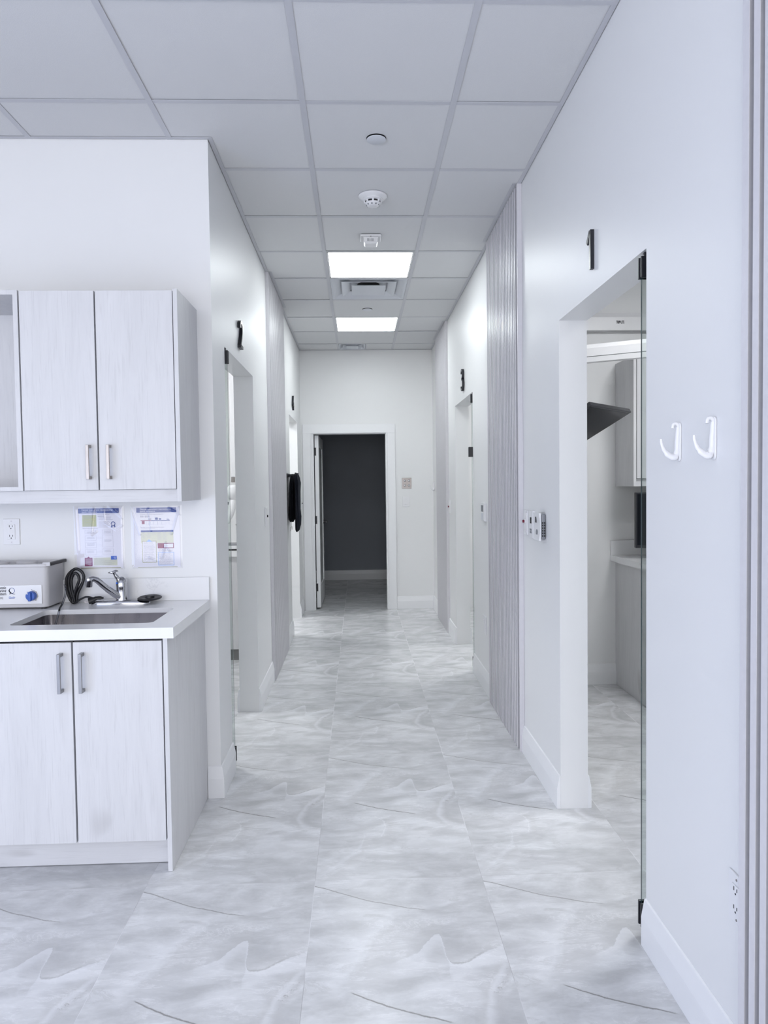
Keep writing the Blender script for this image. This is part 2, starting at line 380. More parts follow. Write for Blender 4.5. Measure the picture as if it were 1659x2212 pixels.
# shop front behind the camera: low wall, head and glazed opening
b = MB(); b.box(-3.2, 1.0, -3.1, -3.0, 0, .25); b.box(-3.2, 1.0, -3.1, -3.0, 2.65, HC + .1)
st(b, 'wall_shopfront', 'wall')
b = MB()
for x in (-3.17, -1.8, -.4, .83): b.box(x, x + .06, -3.09, -3.02, .25, 2.65)
st(b, 'window_1', 'trim')

# ceiling: lay-in tiles on an exposed grid
random.seed(3)
t = MB(); gr = MB()
def clipx(y): return -3.2 if y < YB else XL
skip = {(0, 3), (0, 4), (0, 6)}
for i in range(-6, 3):
    for j in range(-10, 10):
        x0, x1 = GX + i * G, GX + (i + 1) * G; y0, y1 = GY + j * G, GY + (j + 1) * G
        def put(x0, x1, y0, y1):
            if x1 - x0 < .02 or y1 - y0 < .02 or (i, j) in skip: return
            z = HC + .0022 + random.random() * .0022
            t.box(x0 + .003, x1 - .003, y0 + .003, y1 - .003, z, z + .015)
        if (i, j) == (0, 8):
            t.box(.105, x1 - .003, y0, YE - .008, HC + .003, HC + .015); continue
        wi = .008                                  # tiles stop short of the walls, resting on the wall angle
        if y0 < YB < y1:
            if x1 <= XL: put(max(x0, -3.2), x1, y0, YB - wi)
            elif x0 >= XL: put(x0, min(x1, XR - wi), y0, y1)
            else:
                z = HC + .003
                t.prism([(x0 + .003, y0 + .003, z), (x1 - .003, y0 + .003, z), (x1 - .003, y1 - .003, z), (XL + wi, y1 - .003, z), (XL + wi, YB - wi, z), (x0 + .003, YB - wi, z)], (0, 0, .015))
        else:
            put(max(x0, -3.2 if y1 <= YB else XL + wi), min(x1, XR - wi), max(y0, -3), min(y1, YE - wi))
ceiling = st(t, 'ceiling', 'tile')
for i in range(-5, 3):
    x = GX + i * G
    if x > XR: continue
    ye = YE if x > XL else YB
    gr.box(x - .012, x + .012, -3, ye, HC, HC + .0012); gr.box(x - .0008, x + .0008, -3, ye, HC + .0013, HC + .03)
for j in range(-9, 10):
    y = GY + j * G
    if y > YE: continue
    xs = [-3.2 if y < YB else XL] + [GX + i * G for i in range(-4, 3) if (GX + i * G > (XL if y > YB else -3.2)) and GX + i * G < XR] + [XR]
    for a, c in zip(xs, xs[1:]): gr.box(a + .0122, c - .0122, y - .012, y + .012, HC + .0002, HC + .0014)
    gr.box(xs[0], XR, y - .0008, y + .0008, HC + .0016, HC + .03)
gr.box(.105, .117, 7.82, YE, HC + .0002, HC + .0014)
gr.build('ceiling_grid', 'tee', parent=ceiling)
cb = MB(); cb.box(-3.2, 3.4, -3, 10.9, HC + .06, HC + .1)
cb.build('ceiling_deck', 'dark', parent=ceiling)
rc = MB()
rc.box(XRO, 3.4, 1.0, 4.93, HC, HC + .05); rc.box(XRO, 3.4, 5.05, YE, HC, HC + .05)
rc.box(-3.2, XLO, YB + .12, 6.45, HC, HC + .05); rc.box(-3.2, XLO, 6.55, YE, HC, HC + .05); rc.box(-1.7, 1.7, YE + .12, 10.82, HC, HC + .05)
rc.build('room_ceiling', 'tile', parent=ceiling)
# wall angle
SL = (5.20, 6.235); SR2 = (3.70, 4.585); SR4 = (6.76, 7.62); SN = (.55, 1.535); PD = .025
a = MB(); gp = .0026; w = .022; z0, z1 = HC + .0001, HC + .0011
def ang_r(y0, y1, x): a.box(x - w, x - gp, y0, y1, z0, z1)
prev = -3
for s0, s1 in (SN, SR2, SR4): ang_r(prev, s0 - gp, XR); ang_r(s0, s1, XR - PD); prev = s1
ang_r(prev, YE - w, XR)
for q0, q1, x in ((YB, SL[0] - gp, XL), (SL[0], SL[1], XL + PD), (SL[1], YE - w, XL)): a.box(x + gp, x + w, q0, q1, z0, z1)
a.box(XL, XR, YE - w, YE - gp, z0, z1); a.box(-3.2, XL + w, YB - w, YB - gp, z0, z1)
st(a, 'trim_1', 'tee')

# baseboards
BP = [(0, 0), (.016, 0), (.016, .090), (.006, .143), (0, .146)]
def base(name, runs):
    b = MB()
    for ax, c, dirn, p, q in runs:      # ax 'Y': run along Y on wall x=c, projecting by dirn
        if ax == 'Y': b.prism([(c + dirn * d, p, z) for d, z in BP], (0, q - p, 0))
        else: b.prism([(p, c + dirn * d, z) for d, z in BP], (q - p, 0, 0))
    return st(b, name, 'trim', bevel=.0012)
base('baseboard_right', [('Y', XR, -1, SN[1], D1[0]), ('Y', XR, -1, D1[1], SR2[0]), ('Y', XR, -1, SR2[1], D3[0]), ('Y', XR, -1, D3[1], SR4[0]), ('Y', XR, -1, SR4[1], YE)])
base('baseboard_left', [('Y', XL, 1, D2[1], SL[0]), ('Y', XL, 1, SL[1], D4[0]), ('Y', XL, 1, D4[1], YE)])
cb_ = MB(); cb_.loft([[(-.7035, YB - d, z) for d, z in BP], [(XL + d, YB - d, z) for d, z in BP], [(XL + d, D2[0], z) for d, z in BP]]); st(cb_, 'baseboard_sink', 'trim', bevel=.0012)
base('baseboard_end', [('X', YE, -1, .432, XR)])
base('baseboard_rooms', [('Y', XRO, 1, 1, D1[0]), ('Y', XRO, 1, D1[1], 4.93), ('X', 4.93, -1, XRO, 1.797), ('Y', XRO, 1, 5.05, D3[0]), ('Y', XRO, 1, D3[1], YE),
                         ('Y', XLO, -1, D2[1], 6.45), ('Y', XLO, -1, D4[1], YE), ('X', YB + .12, 1, -3.2, XLO)])
base('baseboard_store', [('X', 10.82, -1, -1.7, 1.7)])

# far doorway: casing, jamb and the opened door
c = MB()
for s, xi, xo in ((-1, -.52, -.623), (1, .326, .43)):
    c.box(min(xi, xo), max(xi, xo), YE - .016, YE - .0005, 0, 2.0218)
    xa = xi - s * 0; c.box(min(xa, xa + s * .014), max(xa, xa + s * .014), YE - .024, YE - .016, 0, 2.0219)
c.box(-.623, .43, YE - .016, YE - .0005, 2.022, 2.125); c.box(-.534, .34, YE - .024, YE - .016, 2.022, 2.036)
st(c, 'trim_2', 'trim', bevel=.002)
c = MB(); c.box(-.53, -.512, YE, YE + .12, 0, 2.03); c.box(.318, .335, YE, YE + .12, 0, 2.03); c.box(-.512, .318, YE, YE + .12, 2.014, 2.03)
c.box(-.512, -.50, YE + .002, YE + .03, 0, 2.014)
st(c, 'trim_3', 'trim')
dr = D.objects.new('door_1', None); COL.objects.link(dr); dr.location = (-.47, 8.3, 0); ORG['door_1'] = Vector((-.47, 8.3, 0)); dr['kind'] = 'structure'
R = Matrix.Translation((-.492, 8.235, 0)) @ Matrix.Rotation(-.012, 4, 'Z')
b = MB(R); X1 = .044
for y0, y1, z0, z1 in ((0, .11, .02, 2.005), (.69, .80, .02, 2.005), (.11, .69, .02, .27), (.11, .69, 1.88, 2.005)): b.box(0, X1, y0, y1, z0, z1)
b.build('door_frame', 'trim', dr)
MB(R).box(.012, .032, .11, .69, .27, 1.88).build('door_panel', 'frost', dr)
h = MB(R)
h.lathe([(.026, 0), (.026, .008), (.012, .010), (.010, .05)], (X1, .735, .98), (1, 0, 0), 20); h.box(X1 + .038, X1 + .052, .62, .75, .972, .992)
h.build('door_handle', 'black', dr, smooth=40)
for z in (.255, 1.035, 1.82):
    hb = MB(R); hb.box(-.012, .016, -.0035, .001, z - .045, z + .045); hb.tube([(-.014, -.004, z - .045), (-.014, -.004, z + .045)], .006, 8); hb.build('hinge', 'black', dr)

# ------------------------------------------------------------------ fluted wall panels
def fluted(loc_x, face, y0, y1, cap_near, label, pitch=.0405, first=.025):
    """face: x of front, loc_x: x of wall"""
    s = 1 if face < loc_x else -1
    o = thing('fluted_wall_panel', ((loc_x + face) / 2, (y0 + y1) / 2, 0), label, 'wall panel')
    eps = .0006 * s; zb, zt = .001, HC - .0005
    gx = face + s * .0125
    MB().box(min(gx, loc_x - eps), max(gx, loc_x - eps), y0, y1, zb, zt).build('backing', 'groove_shade', o)
    r = MB(); ya = y1 - first; fx = face + s * .0015
    def rib(a, b_): r.box(min(face, fx), max(face, fx), a, b_, zb, zt, 0); r.box(min(fx, gx), max(fx, gx), a, b_, zb, zt, 1)  # rib fronts plain; rib sides coloured darker to stand for recess shade
    rib(ya, y1)
    y = ya - .0185
    while y - .022 > y0 + .01:
        rib(y - .022, y); y -= pitch
    r.build('ribs', ['slat', 'groove_shade'], o)
    if cap_near: MB().box(min(face, loc_x - eps), max(face, loc_x - eps), y0 - .003, y0 + .012, zb, zt).build('end_trim', 'slat', o)
    return o
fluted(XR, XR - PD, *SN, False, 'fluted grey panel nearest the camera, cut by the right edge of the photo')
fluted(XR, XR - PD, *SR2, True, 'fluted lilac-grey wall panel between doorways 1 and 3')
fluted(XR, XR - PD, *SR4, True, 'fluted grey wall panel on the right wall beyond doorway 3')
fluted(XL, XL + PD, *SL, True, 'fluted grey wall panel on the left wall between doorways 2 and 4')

# ------------------------------------------------------------------ ceiling fixtures
def ceil_light(x0, x1, y0, y1, label, mat='panel_light', grp=None):
    o = thing('ceiling_light', ((x0 + x1) / 2, (y0 + y1) / 2, HC), label, 'ceiling light', grp)
    b = MB()
    for q in ((x0, x0 + .012, y0, y1), (x1 - .012, x1, y0, y1), (x0, x1, y0, y0 + .012), (x0, x1, y1 - .012, y1)): b.box(*q, HC + .0016, HC + .03)
    b.build('frame', 'white', o); MB().box(x0 + .010, x1 - .010, y0 + .010, y1 - .010, HC + .004, HC + .010).build('diffuser', mat, o)
    return o
ceil_light(GX + .013, GX + G - .013, GY + 3 * G + .013, GY + 4 * G - .013, 'square lit ceiling panel nearer the camera, in front of the large air vent')
ceil_light(GX + .013, GX + G - .013, GY + 6 * G + .013, GY + 7 * G - .013, 'square lit ceiling panel farther down the corridor, beyond the large air vent')
def room_light(x, y, label, s=.3):
    o = thing('ceiling_light', (x, y, HC - .03), label, 'ceiling light')
    b = MB(); b.box(x - s, x + s, y - s, y + s, HC - .028, HC - .001); b.build('frame', 'white', o)
    MB().box(x - s + .012, x + s - .012, y - s + .012, y + s - .012, HC - .031, HC - .0285).build('diffuser', 'room_light', o)
room_light(2.1, 3.0, 'lit ceiling panel out of view in the near right-hand room')
room_light(2.0, 6.3, 'lit ceiling panel out of view in the far right-hand room')
room_light(-1.9, 4.7, 'lit ceiling panel out of view in the near left-hand room')
room_light(-1.75, 7.35, 'lit ceiling panel out of view in the far left-hand room')

def vent(x0, x1, y0, y1, label, levels, deep=.042, neck=.09):
    cx, cy = (x0 + x1) / 2, (y0 + y1) / 2; hx, hy = (x1 - x0) / 2, (y1 - y0) / 2
    o = thing('ceiling_vent', (cx, cy, HC), label, 'air vent')
    def ring(f, z): return [(cx - hx * f, cy - hy * f, z), (cx + hx * f, cy - hy * f, z), (cx + hx * f, cy + hy * f, z), (cx - hx * f, cy + hy * f, z)]
    b = MB(); b.loft([ring(1, HC + .0016), ring(.94, HC + .0016), ring(.88, HC + .012), ring(.60, HC + deep), ring(.60, HC + deep + .003), ring(.9, HC + .016), ring(1, HC + .005)], cap=False)
    b.build('frame', 'vent', o)
    b = MB(); b.loft([ring(.62, HC + deep + .002), ring(.62, HC + deep + .004)]); b.build('duct_throat', 'vent', o)
    MB().lathe([(hx * .30, 0), (hx * .30, .001)], (cx, cy, HC + deep - .002), n=28).build('duct_opening', 'slot', o)
    for f0, f1, z in levels:
        b = MB(); b.loft([ring(f0, HC + z), ring(f0, HC + z + .002), ring(f1, HC + z + .028), ring(f1, HC + z + .026), ring(f0 - .02, HC + z)], cap=False, closed=True); b.build('cone', 'vent', o)
    f = levels[-1][0] - .27
    b = MB(); b.loft([ring(f, HC - .004), ring(f, HC - .002), ring(f * .7, HC + .012), ring(f * .55, HC + .012)]); b.build('centre_plate', 'vent', o, bevel=.001)
    return o
vent(GX + .013, GX + G - .013, GY + 4 * G + .013, GY + 5 * G - .013, 'large square air vent with nested louvres beside the nearer lit panel', [(.72, .50, .002)])
vent(-.187, .102, 7.83, 8.145, 'small square air vent in the ceiling by the end wall', [(.72, .50, .001)], deep=.04)

def cap(y, label):
    o = thing('sprinkler_cover', (.103, y, HC - .006), label, 'sprinkler')
    MB().lathe([(.030, .009), (.030, .003), (.043, .003), (.043, .001), (.041, 0), (.001, 0)], (.103, y, HC - .006), n=40).build('cover_plate', 'tee' if 0 else 'vent', o, smooth=40)
    MB().lathe([(.0445, 0), (.0445, .0008)], (.103, y, HC + .0014), n=40).build('shadow_ring', 'slot', o)
cap(3.235, 'round sprinkler cover on the ceiling tile nearest the camera')
cap(6.30, 'round sprinkler cover on the ceiling between the vent and the farther lit panel')

o = thing('smoke_detector', (.100, 3.865, HC - .055), 'white round smoke detector with black slots on the ceiling', 'smoke detector')
cx, cy = .100, 3.865
MB().lathe([(.076, .0565), (.076, .050), (.070, .045), (.058, .040), (.056, .038)], (cx, cy, HC - .055), n=48).build('base', 'white', o, smooth=35)
MB().lathe([(.054, .042), (.053, .034), (.046, .030), (.042, .028), (.001, .028)], (cx, cy, HC - .055), n=48).build('collar', 'white', o, smooth=35)
MB().lathe([(.041, .029), (.041, .018), (.001, .018)], (cx, cy, HC - .055), n=40).build('slot_band', 'slot', o)
b = MB(); b.lathe([(.043, .018), (.041, .012), (.030, .003), (.022, .0), (.001, 0)], (cx, cy, HC - .055), n=40)
for k in range(8):
    q = k * pi / 4; b.box(cx + .0425 * math.cos(q) - .005, cx + .0425 * math.cos(q) + .005, cy + .0425 * math.sin(q) - .005, cy + .0425 * math.sin(q) + .005, HC - .037, HC - .026)
b.build('dome', 'white', o, smooth=35)
b = MB()
for k in range(10):
    q = k * pi / 5 + .15; c_, s_ = math.cos(q), math.sin(q); pts = []
    for rr, zz, tt in ((.0375, .0095, -.0045), (.0375, .0095, .0045), (.032, .0047, .0035), (.032, .0047, -.0035)):
        pts.append((cx + rr * c_ - tt * s_, cy + rr * s_ + tt * c_, HC - .0556 + zz))
    b.prism(pts, (0.0004 * c_, .0004 * s_, -.0005))
b.build('grille', 'greyp', o)

o = thing('speaker_strobe', (.10, 4.49, HC - .05), 'white square alarm sounder with ribbed grille on the ceiling', 'alarm')
b = MB(); b.box(.035, .165, 4.43, 4.55, HC - .012, HC + .001); b.build('back_plate', 'white', o, bevel=.006, seg=3)
b = MB(); b.loft([[(.10 + sx * hx, 4.49 + sy * hy, z) for sx, sy in ((-1, -1), (1, -1), (1, 1), (-1, 1))] for hx, hy, z in ((.046, .05, HC - .012), (.042, .046, HC - .04), (.034, .036, HC - .05))])
b.build('sounder_body', 'white', o, bevel=.004, seg=3)
b = MB()
for k in range(6): b.box(.078 + k * .0075, .0808 + k * .0075, 4.4415, 4.4435, HC - .040, HC - .016)
b.build('grille', 'greyp', o)
MB().lathe([(.004, 0), (.004, .002)], (.10, 4.435, HC - .0135), n=10).build('screw', 'slot', o)

# ------------------------------------------------------------------ door numerals (black raised figures)
def numeral(strokes, cy, z0, h, side, label, w=.014, dep=.018):
    """strokes in a 0..1 high, 0..~.55 wide box; side 'R' = right wall, 'L' = left wall"""
    P = []
    x = XR if side == 'R' else XL
    nd = -1 if side == 'R' else 1
    b = MB()
    def T(u, v): return (cy - (u - .27) * h) if side == 'R' else (cy + (u - .27) * h), z0 + v * h
    for s in strokes:
        pts = [Vector((u, v, 0)) for u, v in s]
        if len(pts) > 3: pts = spline(pts, 5)
        L = []; Rr = []
        for i, p in enumerate(pts):
            a_ = pts[max(0, i - 1)]; c_ = pts[min(len(pts) - 1, i + 1)]; t_ = (c_ - a_).normalized(); n_ = Vector((-t_.y, t_.x, 0)) * w / 2 / h * 1.25
            L.append(p + n_); Rr.append(p - n_)
        for i in range(len(pts) - 1):
            q = [T(k.x, k.y) for k in (L[i], L[i + 1], Rr[i + 1], Rr[i])]
            b.prism([(x + nd * .0012, yy, zz) for yy, zz in q], (nd * dep, 0, 0))
    return b.build('door_number', 'black', label=label, cat='number')
numeral([[(.04, .72), (.27, .97)], [(.30, 1), (.30, 0)]], 2.585, 2.188, .14, 'R', 'black raised number 1 above the near right doorway', w=.013, dep=.013)
numeral([[(.02, .74), (.05, .90), (.25, 1.0), (.46, .90), (.50, .72), (.42, .52), (.22, .27), (.03, .03)], [(.0, .03), (.54, .03)]], 3.985, 2.185, .14, 'L', 'black raised number 2 above the near left doorway')
numeral([[(.03, .84), (.12, .96), (.28, 1.0), (.45, .90), (.46, .72), (.36, .58), (.20, .54)], [(.20, .54), (.40, .50), (.52, .32), (.46, .10), (.26, .0), (.08, .05), (.0, .18)]], 5.755, 2.18, .16, 'R', 'black raised number 3 above the far right doorway')
numeral([[(.40, 1), (.02, .32)], [(.02, .32), (.58, .32)], [(.42, .55), (.42, 0)]], 7.15, 2.18, .14, 'L', 'black raised number 4 above the far left doorway')

# ------------------------------------------------------------------ glass doors
def glass_door(y, xh, xend, label, z0=.05, z1=2.055, ztop=2.10, lock=False):
    s = 1 if xend > xh else -1
    o = thing('glass_door', (xh, y, 0), label, 'door')
    b = MB(); x0, x1 = sorted((xh + s * .006, xend)); t2 = .005
    vs = [(x, yy, z) for x in (x0, x1) for yy in (y - t2, y + t2) for z in (z0, z1)]
    b.add(vs, [(0, 1, 3, 2), (4, 6, 7, 5), (0, 2, 6, 4), (1, 5, 7, 3)], 1); b.add(vs, [(0, 4, 5, 1), (2, 3, 7, 6)], 0)
    b.build('glass_pane', ['glass', 'gedge'], o)
    for za, zb, nm in ((.036, .112, 'bottom_pivot'), (2.030, 2.094, 'top_pivot')):
        f = MB(); xa, xb = sorted((xh, xh + s * .16))
        f.box(xa, xb, y - .014, y - .006, za, zb); f.box(xa, xb, y + .006, y + .014, za, zb)
        f.box(*sorted((xh + s * .012, xh + s * .03)), y - .006, y + .006, 0.0 if nm == 'bottom_pivot' else zb, za if nm == 'bottom_pivot' else DZ)
        f.build(nm, 'black', o, bevel=.002)
    hb = MB(); xx = xend - s * .07
    for q in (-1, 1):
        hb.tube([(xx, y + q * .035, .85), (xx, y + q * .035, 1.25)], .009, 12); hb.tube([(xx, y + q * .005, .90), (xx, y + q * .035, .90)], .006, 8); hb.tube([(xx, y + q * .005, 1.2), (xx, y + q * .035, 1.2)], .006, 8)
    hb.build('pull_handle', 'black', o, smooth=40)
    if lock:
        k = MB(); xa, xb = sorted((xh - s * .018, xh + s * .05)); k.box(xa, xb, y - .016, y - .006, 1.625, 1.70); k.box(xa, xb, y + .006, y + .016, 1.625, 1.70); k.build('glass_clamp', 'black', o, bevel=.002)
    return o
glass_door(2.147, .857, 1.72, 'clear frameless glass door swung open at doorway 1 with black pivots')
glass_door(5.345, .851, 1.76, 'clear frameless glass door swung open at doorway 3', lock=True)
glass_door(3.580, -.632, -1.52, 'clear frameless glass door swung open at doorway 2')

# ------------------------------------------------------------------ wall plates and devices
def wp(side, u0, u1, z0, z1, name, label, cat, dep=.006, mat='white'):
    """plate on a wall; u = y on side walls, x on front-facing walls"""
    if side == 'R': o = thing(name, (XR, (u0 + u1) / 2, z0), label, cat); b = MB().box(XR - dep, XR - .0004, u0, u1, z0, z1)
    elif side == 'L': o = thing(name, (XL, (u0 + u1) / 2, z0), label, cat); b = MB().box(XL + .0004, XL + dep, u0, u1, z0, z1)
    else: yy = {'S': YB, 'E': YE}[side]; o = thing(name, ((u0 + u1) / 2, yy, z0), label, cat); b = MB().box(u0, u1, yy - dep, yy - .0004, z0, z1)
    b.build('plate', mat, o, bevel=.0015); return o
def face(side, u0, u1, z0, z1, d0, d1, name, mat, o, bevel=0):
    if side == 'R': b = MB().box(XR - d1, XR - d0, u0, u1, z0, z1)
    elif side == 'L': b = MB().box(XL + d0, XL + d1, u0, u1, z0, z1)
    else:
        yy = {'S': YB, 'E': YE}[side]; b = MB().box(u0, u1, yy - d1, yy - d0, z0, z1)
    return b.build(name, mat, o, bevel=bevel)
def outlet(side, uc, zc, label, dots=True):
    o = wp(side, uc - .036, uc + .036, zc - .058, zc + .058, 'power_outlet', label, 'outlet')
    face(side, uc - .017, uc + .017, zc - .034, zc + .034, .006, .0085, 'socket_face', 'white', o, .0008)
    for k in (1, -1):
        z = zc + k * .0215; sg = -1 if side == 'R' else 1
        b = MB()
        for du, hh in ((-.0066, .0045), (.0066, .0038)):
            u = uc + du * sg
            q = (u - .0011, u + .0011, z + .004 - hh, z + .004 + hh)
            if side == 'R': b.box(XR - .0092, XR - .0082, *q)
            elif side == 'L': b.box(XL + .0082, XL + .0092, *q)
            else: b.box(q[0], q[1], YB - .0092, YB - .0082, q[2], q[3])
        ax = {'R': (-1, 0, 0), 'L': (1, 0, 0), 'S': (0, -1, 0)}[side]
        cc = {'R': (XR - .0082, uc, z - .0065), 'L': (XL + .0082, uc, z - .0065), 'S': (uc, YB - .0082, z - .0065)}[side]
        b.lathe([(.0024, 0), (.0024, .001)], cc, ax, 12); b.build('slots', 'slot', o)
    for k in (1, -1):
        cc = {'R': (XR - .0058, uc, zc + k * .047), 'L': (XL + .0058, uc, zc + k * .047), 'S': (uc, YB - .0058, zc + k * .047)}[side]
        ax = {'R': (-1, 0, 0), 'L': (1, 0, 0), 'S': (0, -1, 0)}[side]
        MB().lathe([(.003, 0), (.0026, .0012)], cc, ax, 12).build('screw', 'nickel', o)
    return o
g = outlet('S', -1.552, 1.232, 'white power outlet with two buttons on the wall above the cleaning machine')
face('S', -1.561, -1.543, 1.233, 1.2385, .0085, .0095, 'test_button', 'offw', g); face('S', -1.561, -1.543, 1.2255, 1.231, .0085, .0095, 'reset_button', 'offw', g)
outlet('R', 1.578, .452, 'white power outlet low on the near right wall beside the fluted panel')
s_ = wp('R', 4.80, 4.905, .39, .513, 'wall_switch', 'white rocker plate low on the right wall between doorway 3 and the fluted panel', 'switch')
face('R', 4.832, 4.872, .415, .487, .006, .011, 'rocker', 'white', s_, .001)
o = wp('R', 3.585, 3.665, 1.158, 1.282, 'call_switch', 'white call switch with dark red button, leftmost of the devices beside doorway 1', 'switch', .008)
face('R', 3.605, 3.645, 1.17, 1.27, .008, .010, 'inner_frame', 'offw', o)
MB().lathe([(.011, 0), (.011, .003), (.0085, .004), (.0085, .004)], (XR - .010, 3.625, 1.226), (-1, 0, 0), 20).build('button_ring', 'white', o, smooth=40)
MB().lathe([(.008, 0), (.008, .008), (.006, .010)], (XR - .013, 3.625, 1.226), (-1, 0, 0), 20).build('button', 'red', o, smooth=40)
o = wp('R', 3.445, 3.525, 1.152, 1.285, 'timer_switch', 'white timer panel with small dark display between the call switch and the grey alarm', 'controller', .015)
face('R', 3.468, 3.492, 1.222, 1.252, .015, .0165, 'display', 'slot', o)
face('R', 3.465, 3.498, 1.186, 1.196, .015, .0165, 'upper_key', 'greyp', o); face('R', 3.465, 3.498, 1.174, 1.184, .015, .0165, 'lower_key', 'greyp', o)
o = thing('gas_alarm', (XR, 3.30, 1.155), 'grey and white gas alarm on the right wall, nearest doorway 1', 'alarm')
MB().box(XR - .023, XR - .0005, 3.25, 3.36, 1.158, 1.278).build('housing', 'greyp', o, bevel=.008, seg=3)
b = MB(); pr = []
for k in range(9):
    q = -1 + k / 4; pr.append((XR - .028 - .006 * q * q, 3.305, 1.217 + q * .064))
b.prism([(x, 3.248, z) for x, y, z in pr] + [(XR - .0235, 3.248, 1.281), (XR - .0235, 3.248, 1.153)], (0, .116, 0)); b.build('cover', 'white', o, bevel=.002)
face('R', 3.31, 3.328, 1.235, 1.262, .030, .0315, 'display', 'slot', o)
MB().lathe([(.017, 0), (.017, .0012)], (XR - .0290, 3.305, 1.187), (-1, 0, 0), 24).build('speaker_grille', 'greyp', o)
b = MB()
for k in range(6):
    for j in range(2): b.box(XR - .019 + j * .009, XR - .0135 + j * .009, 3.2485, 3.2498, 1.172 + k * .012, 1.180 + k * .012)
b.build('side_vents', 'slot', o)
o = wp('R', 4.765, 4.915, 1.168, 1.292, 'thermostat', 'white wall thermostat with grey screen beside the fluted panel', 'thermostat', .018)
face('R', 4.80, 4.88, 1.232, 1.276, .018, .0195, 'screen', 'greyp', o); face('R', 4.80, 4.88, 1.178, 1.222, .018, .0192, 'keypad', 'vent', o)
o = wp('R', 6.645, 6.73, 1.155, 1.277, 'call_switch', 'slim white call switch with dark button just past doorway 3', 'switch', .010)
MB().lathe([(.008, 0), (.008, .009)], (XR - .010, 6.69, 1.214), (-1, 0, 0), 16).build('button', 'red', o)
o = wp('L', 4.925, 5.01, 1.150, 1.28, 'call_switch', 'slim white call switch with dark button between doorway 2 and fluted panel', 'switch', .010)
MB().lathe([(.008, 0), (.008, .009)], (XL + .010, 4.97, 1.217), (1, 0, 0), 16).build('button', 'slot', o)
face('L', 4.945, 4.99, 1.165, 1.265, .010, .012, 'inner_frame', 'offw', o)
o = wp('L', 8.02, 8.10, 1.18, 1.293, 'call_switch', 'slim white call switch with dark button past doorway 4', 'switch', .010)
MB().lathe([(.007, 0), (.007, .009)], (XL + .010, 8.06, 1.233), (1, 0, 0), 16).build('button', 'slot', o)
o = wp('E', .505, .612, 1.382, 1.505, 'outlet_plate', 'polished metal plate with four round ports on the end wall', 'plate', .006, 'nickel')
for x in (.534, .583):
    for z in (1.472, 1.418): MB().lathe([(.013, 0), (.013, .004), (.008, .006), (.008, .012), (.005, .013)], (x, YE - .006, z), (0, -1, 0), 20).build('port', 'chrome', o, smooth=40)
o = wp('E', .507, .586, 1.175, 1.292, 'wall_switch', 'white light switch below the metal plate on the end wall', 'switch')
face('E', .53, .563, 1.20, 1.267, .006, .010, 'rocker', 'white', o, .0015)

# coat hooks
def hook(y, z, s, label):
    o = thing('coat_hook', (XR, y, z - .055 * s), label, 'hook')
    b = MB(); b.lathe([(.0001, 0), (.011 * s, .0), (.011 * s, .004), (.009 * s, .006)], (XR - .0005, y, z), (-1, 0, 0), 24, sx=1, sy=1)
    xs = []
    pts = [(0, .050), (.004, .052), (.004, -.040), (0, -.052)]
    b = MB(); out = []
    for k in range(24):
        q = 2 * pi * k / 24; out.append((XR - .0005, y + .011 * s * math.cos(q), z + (.042 * s if math.sin(q) > 0 else -.042 * s) + .010 * s * math.sin(q)))
    b.prism(out, (-.005 * s, 0, 0)); b.build('back_plate', 'white', o, bevel=.0015)
    b = MB()
    P = [(.003, y, .040), (.010, y, .048), (.018, y, .046), (.020, y, .036)]
    b.tube([(XR - a_ * s, yy, z + c_ * s) for a_, yy, c_ in P], .0040 * s, 10, sub=3, flat=1.3)
    P = [(.005, y, .040), (.008, y, .0), (.009, y, -.028), (.016, y, -.040), (.030, y, -.036), (.043, y, -.022), (.050, y, -.004), (.051, y, .008)]
    b.tube([(XR - a_ * s, yy, z + c_ * s) for a_, yy, c_ in P], [.0046 * s, .005 * s, .0066 * s, .0082 * s, .0072 * s, .0052 * s, .004 * s, .0034 * s], 12, sub=4, flat=1.3)
    b.build('prongs', 'white', o, smooth=60); return o
hook(1.885, 1.523, 1.0, 'white plastic coat hook, left of the two on the near right wall')
hook(1.697, 1.520, 1.0, 'white plastic coat hook, right of the two on the near right wall')
hook(8.02, 1.41, 1.0, 'small white coat hook on the right wall in the far corner')

# ------------------------------------------------------------------ sink corner
CX0, CX1 = -2.75, -.705          # cabinet run on the sink wall
def bar_handle(xc, y, z0, z1, mat, parent):
    b = MB(); b.box(xc - .006, xc + .006, y - .032, y - .024, z0, z1)
    b.box(xc - .006, xc + .006, y - .024, y, z0, z0 + .012); b.box(xc - .006, xc + .006, y - .024, y, z1 - .012, z1)
    return b.build('handle', mat, parent, bevel=.001)
# base cabinet
o = thing('base_cabinet', (-1.05, 2.94, 0), 'whitewashed wood base cabinet under the sink with two doors', 'cabinet')
MB().box(-.7215, CX1, 2.617, YB - .001, .001, .8715).build('side_panel', 'wood', o, bevel=.0006)
b = MB(); b.box(-1.385, -.722, 2.640, 2.655, .118, .860); b.box(-1.385, -.722, 2.655, YB - .002, .118, .13); b.box(-1.385, -.722, YB - .012, YB - .002, .13, .60)
b.box(-1.385, -1.37, 2.655, YB - .012, .13, .66); b.build('carcass', 'dark', o)
MB().box(-1.385, -.7222, 2.684, 2.700, .003, .116).build('toe_kick', 'woodh', o)
for x0, x1, hx in ((-1.0465, -.7265, -1.012), (-1.378, -1.0530, -1.088)):
    d = MB().box(x0, x1, 2.619, 2.6385, .117, .861).build('door', 'wood', o, bevel=.0008); bar_handle(hx, 2.619, .680, .824, 'pewter', d)
o = thing('base_cabinet', (-2.05, 2.94, 0), 'whitewashed wood base cabinet left of the sink cabinet, outside the left edge', 'cabinet')
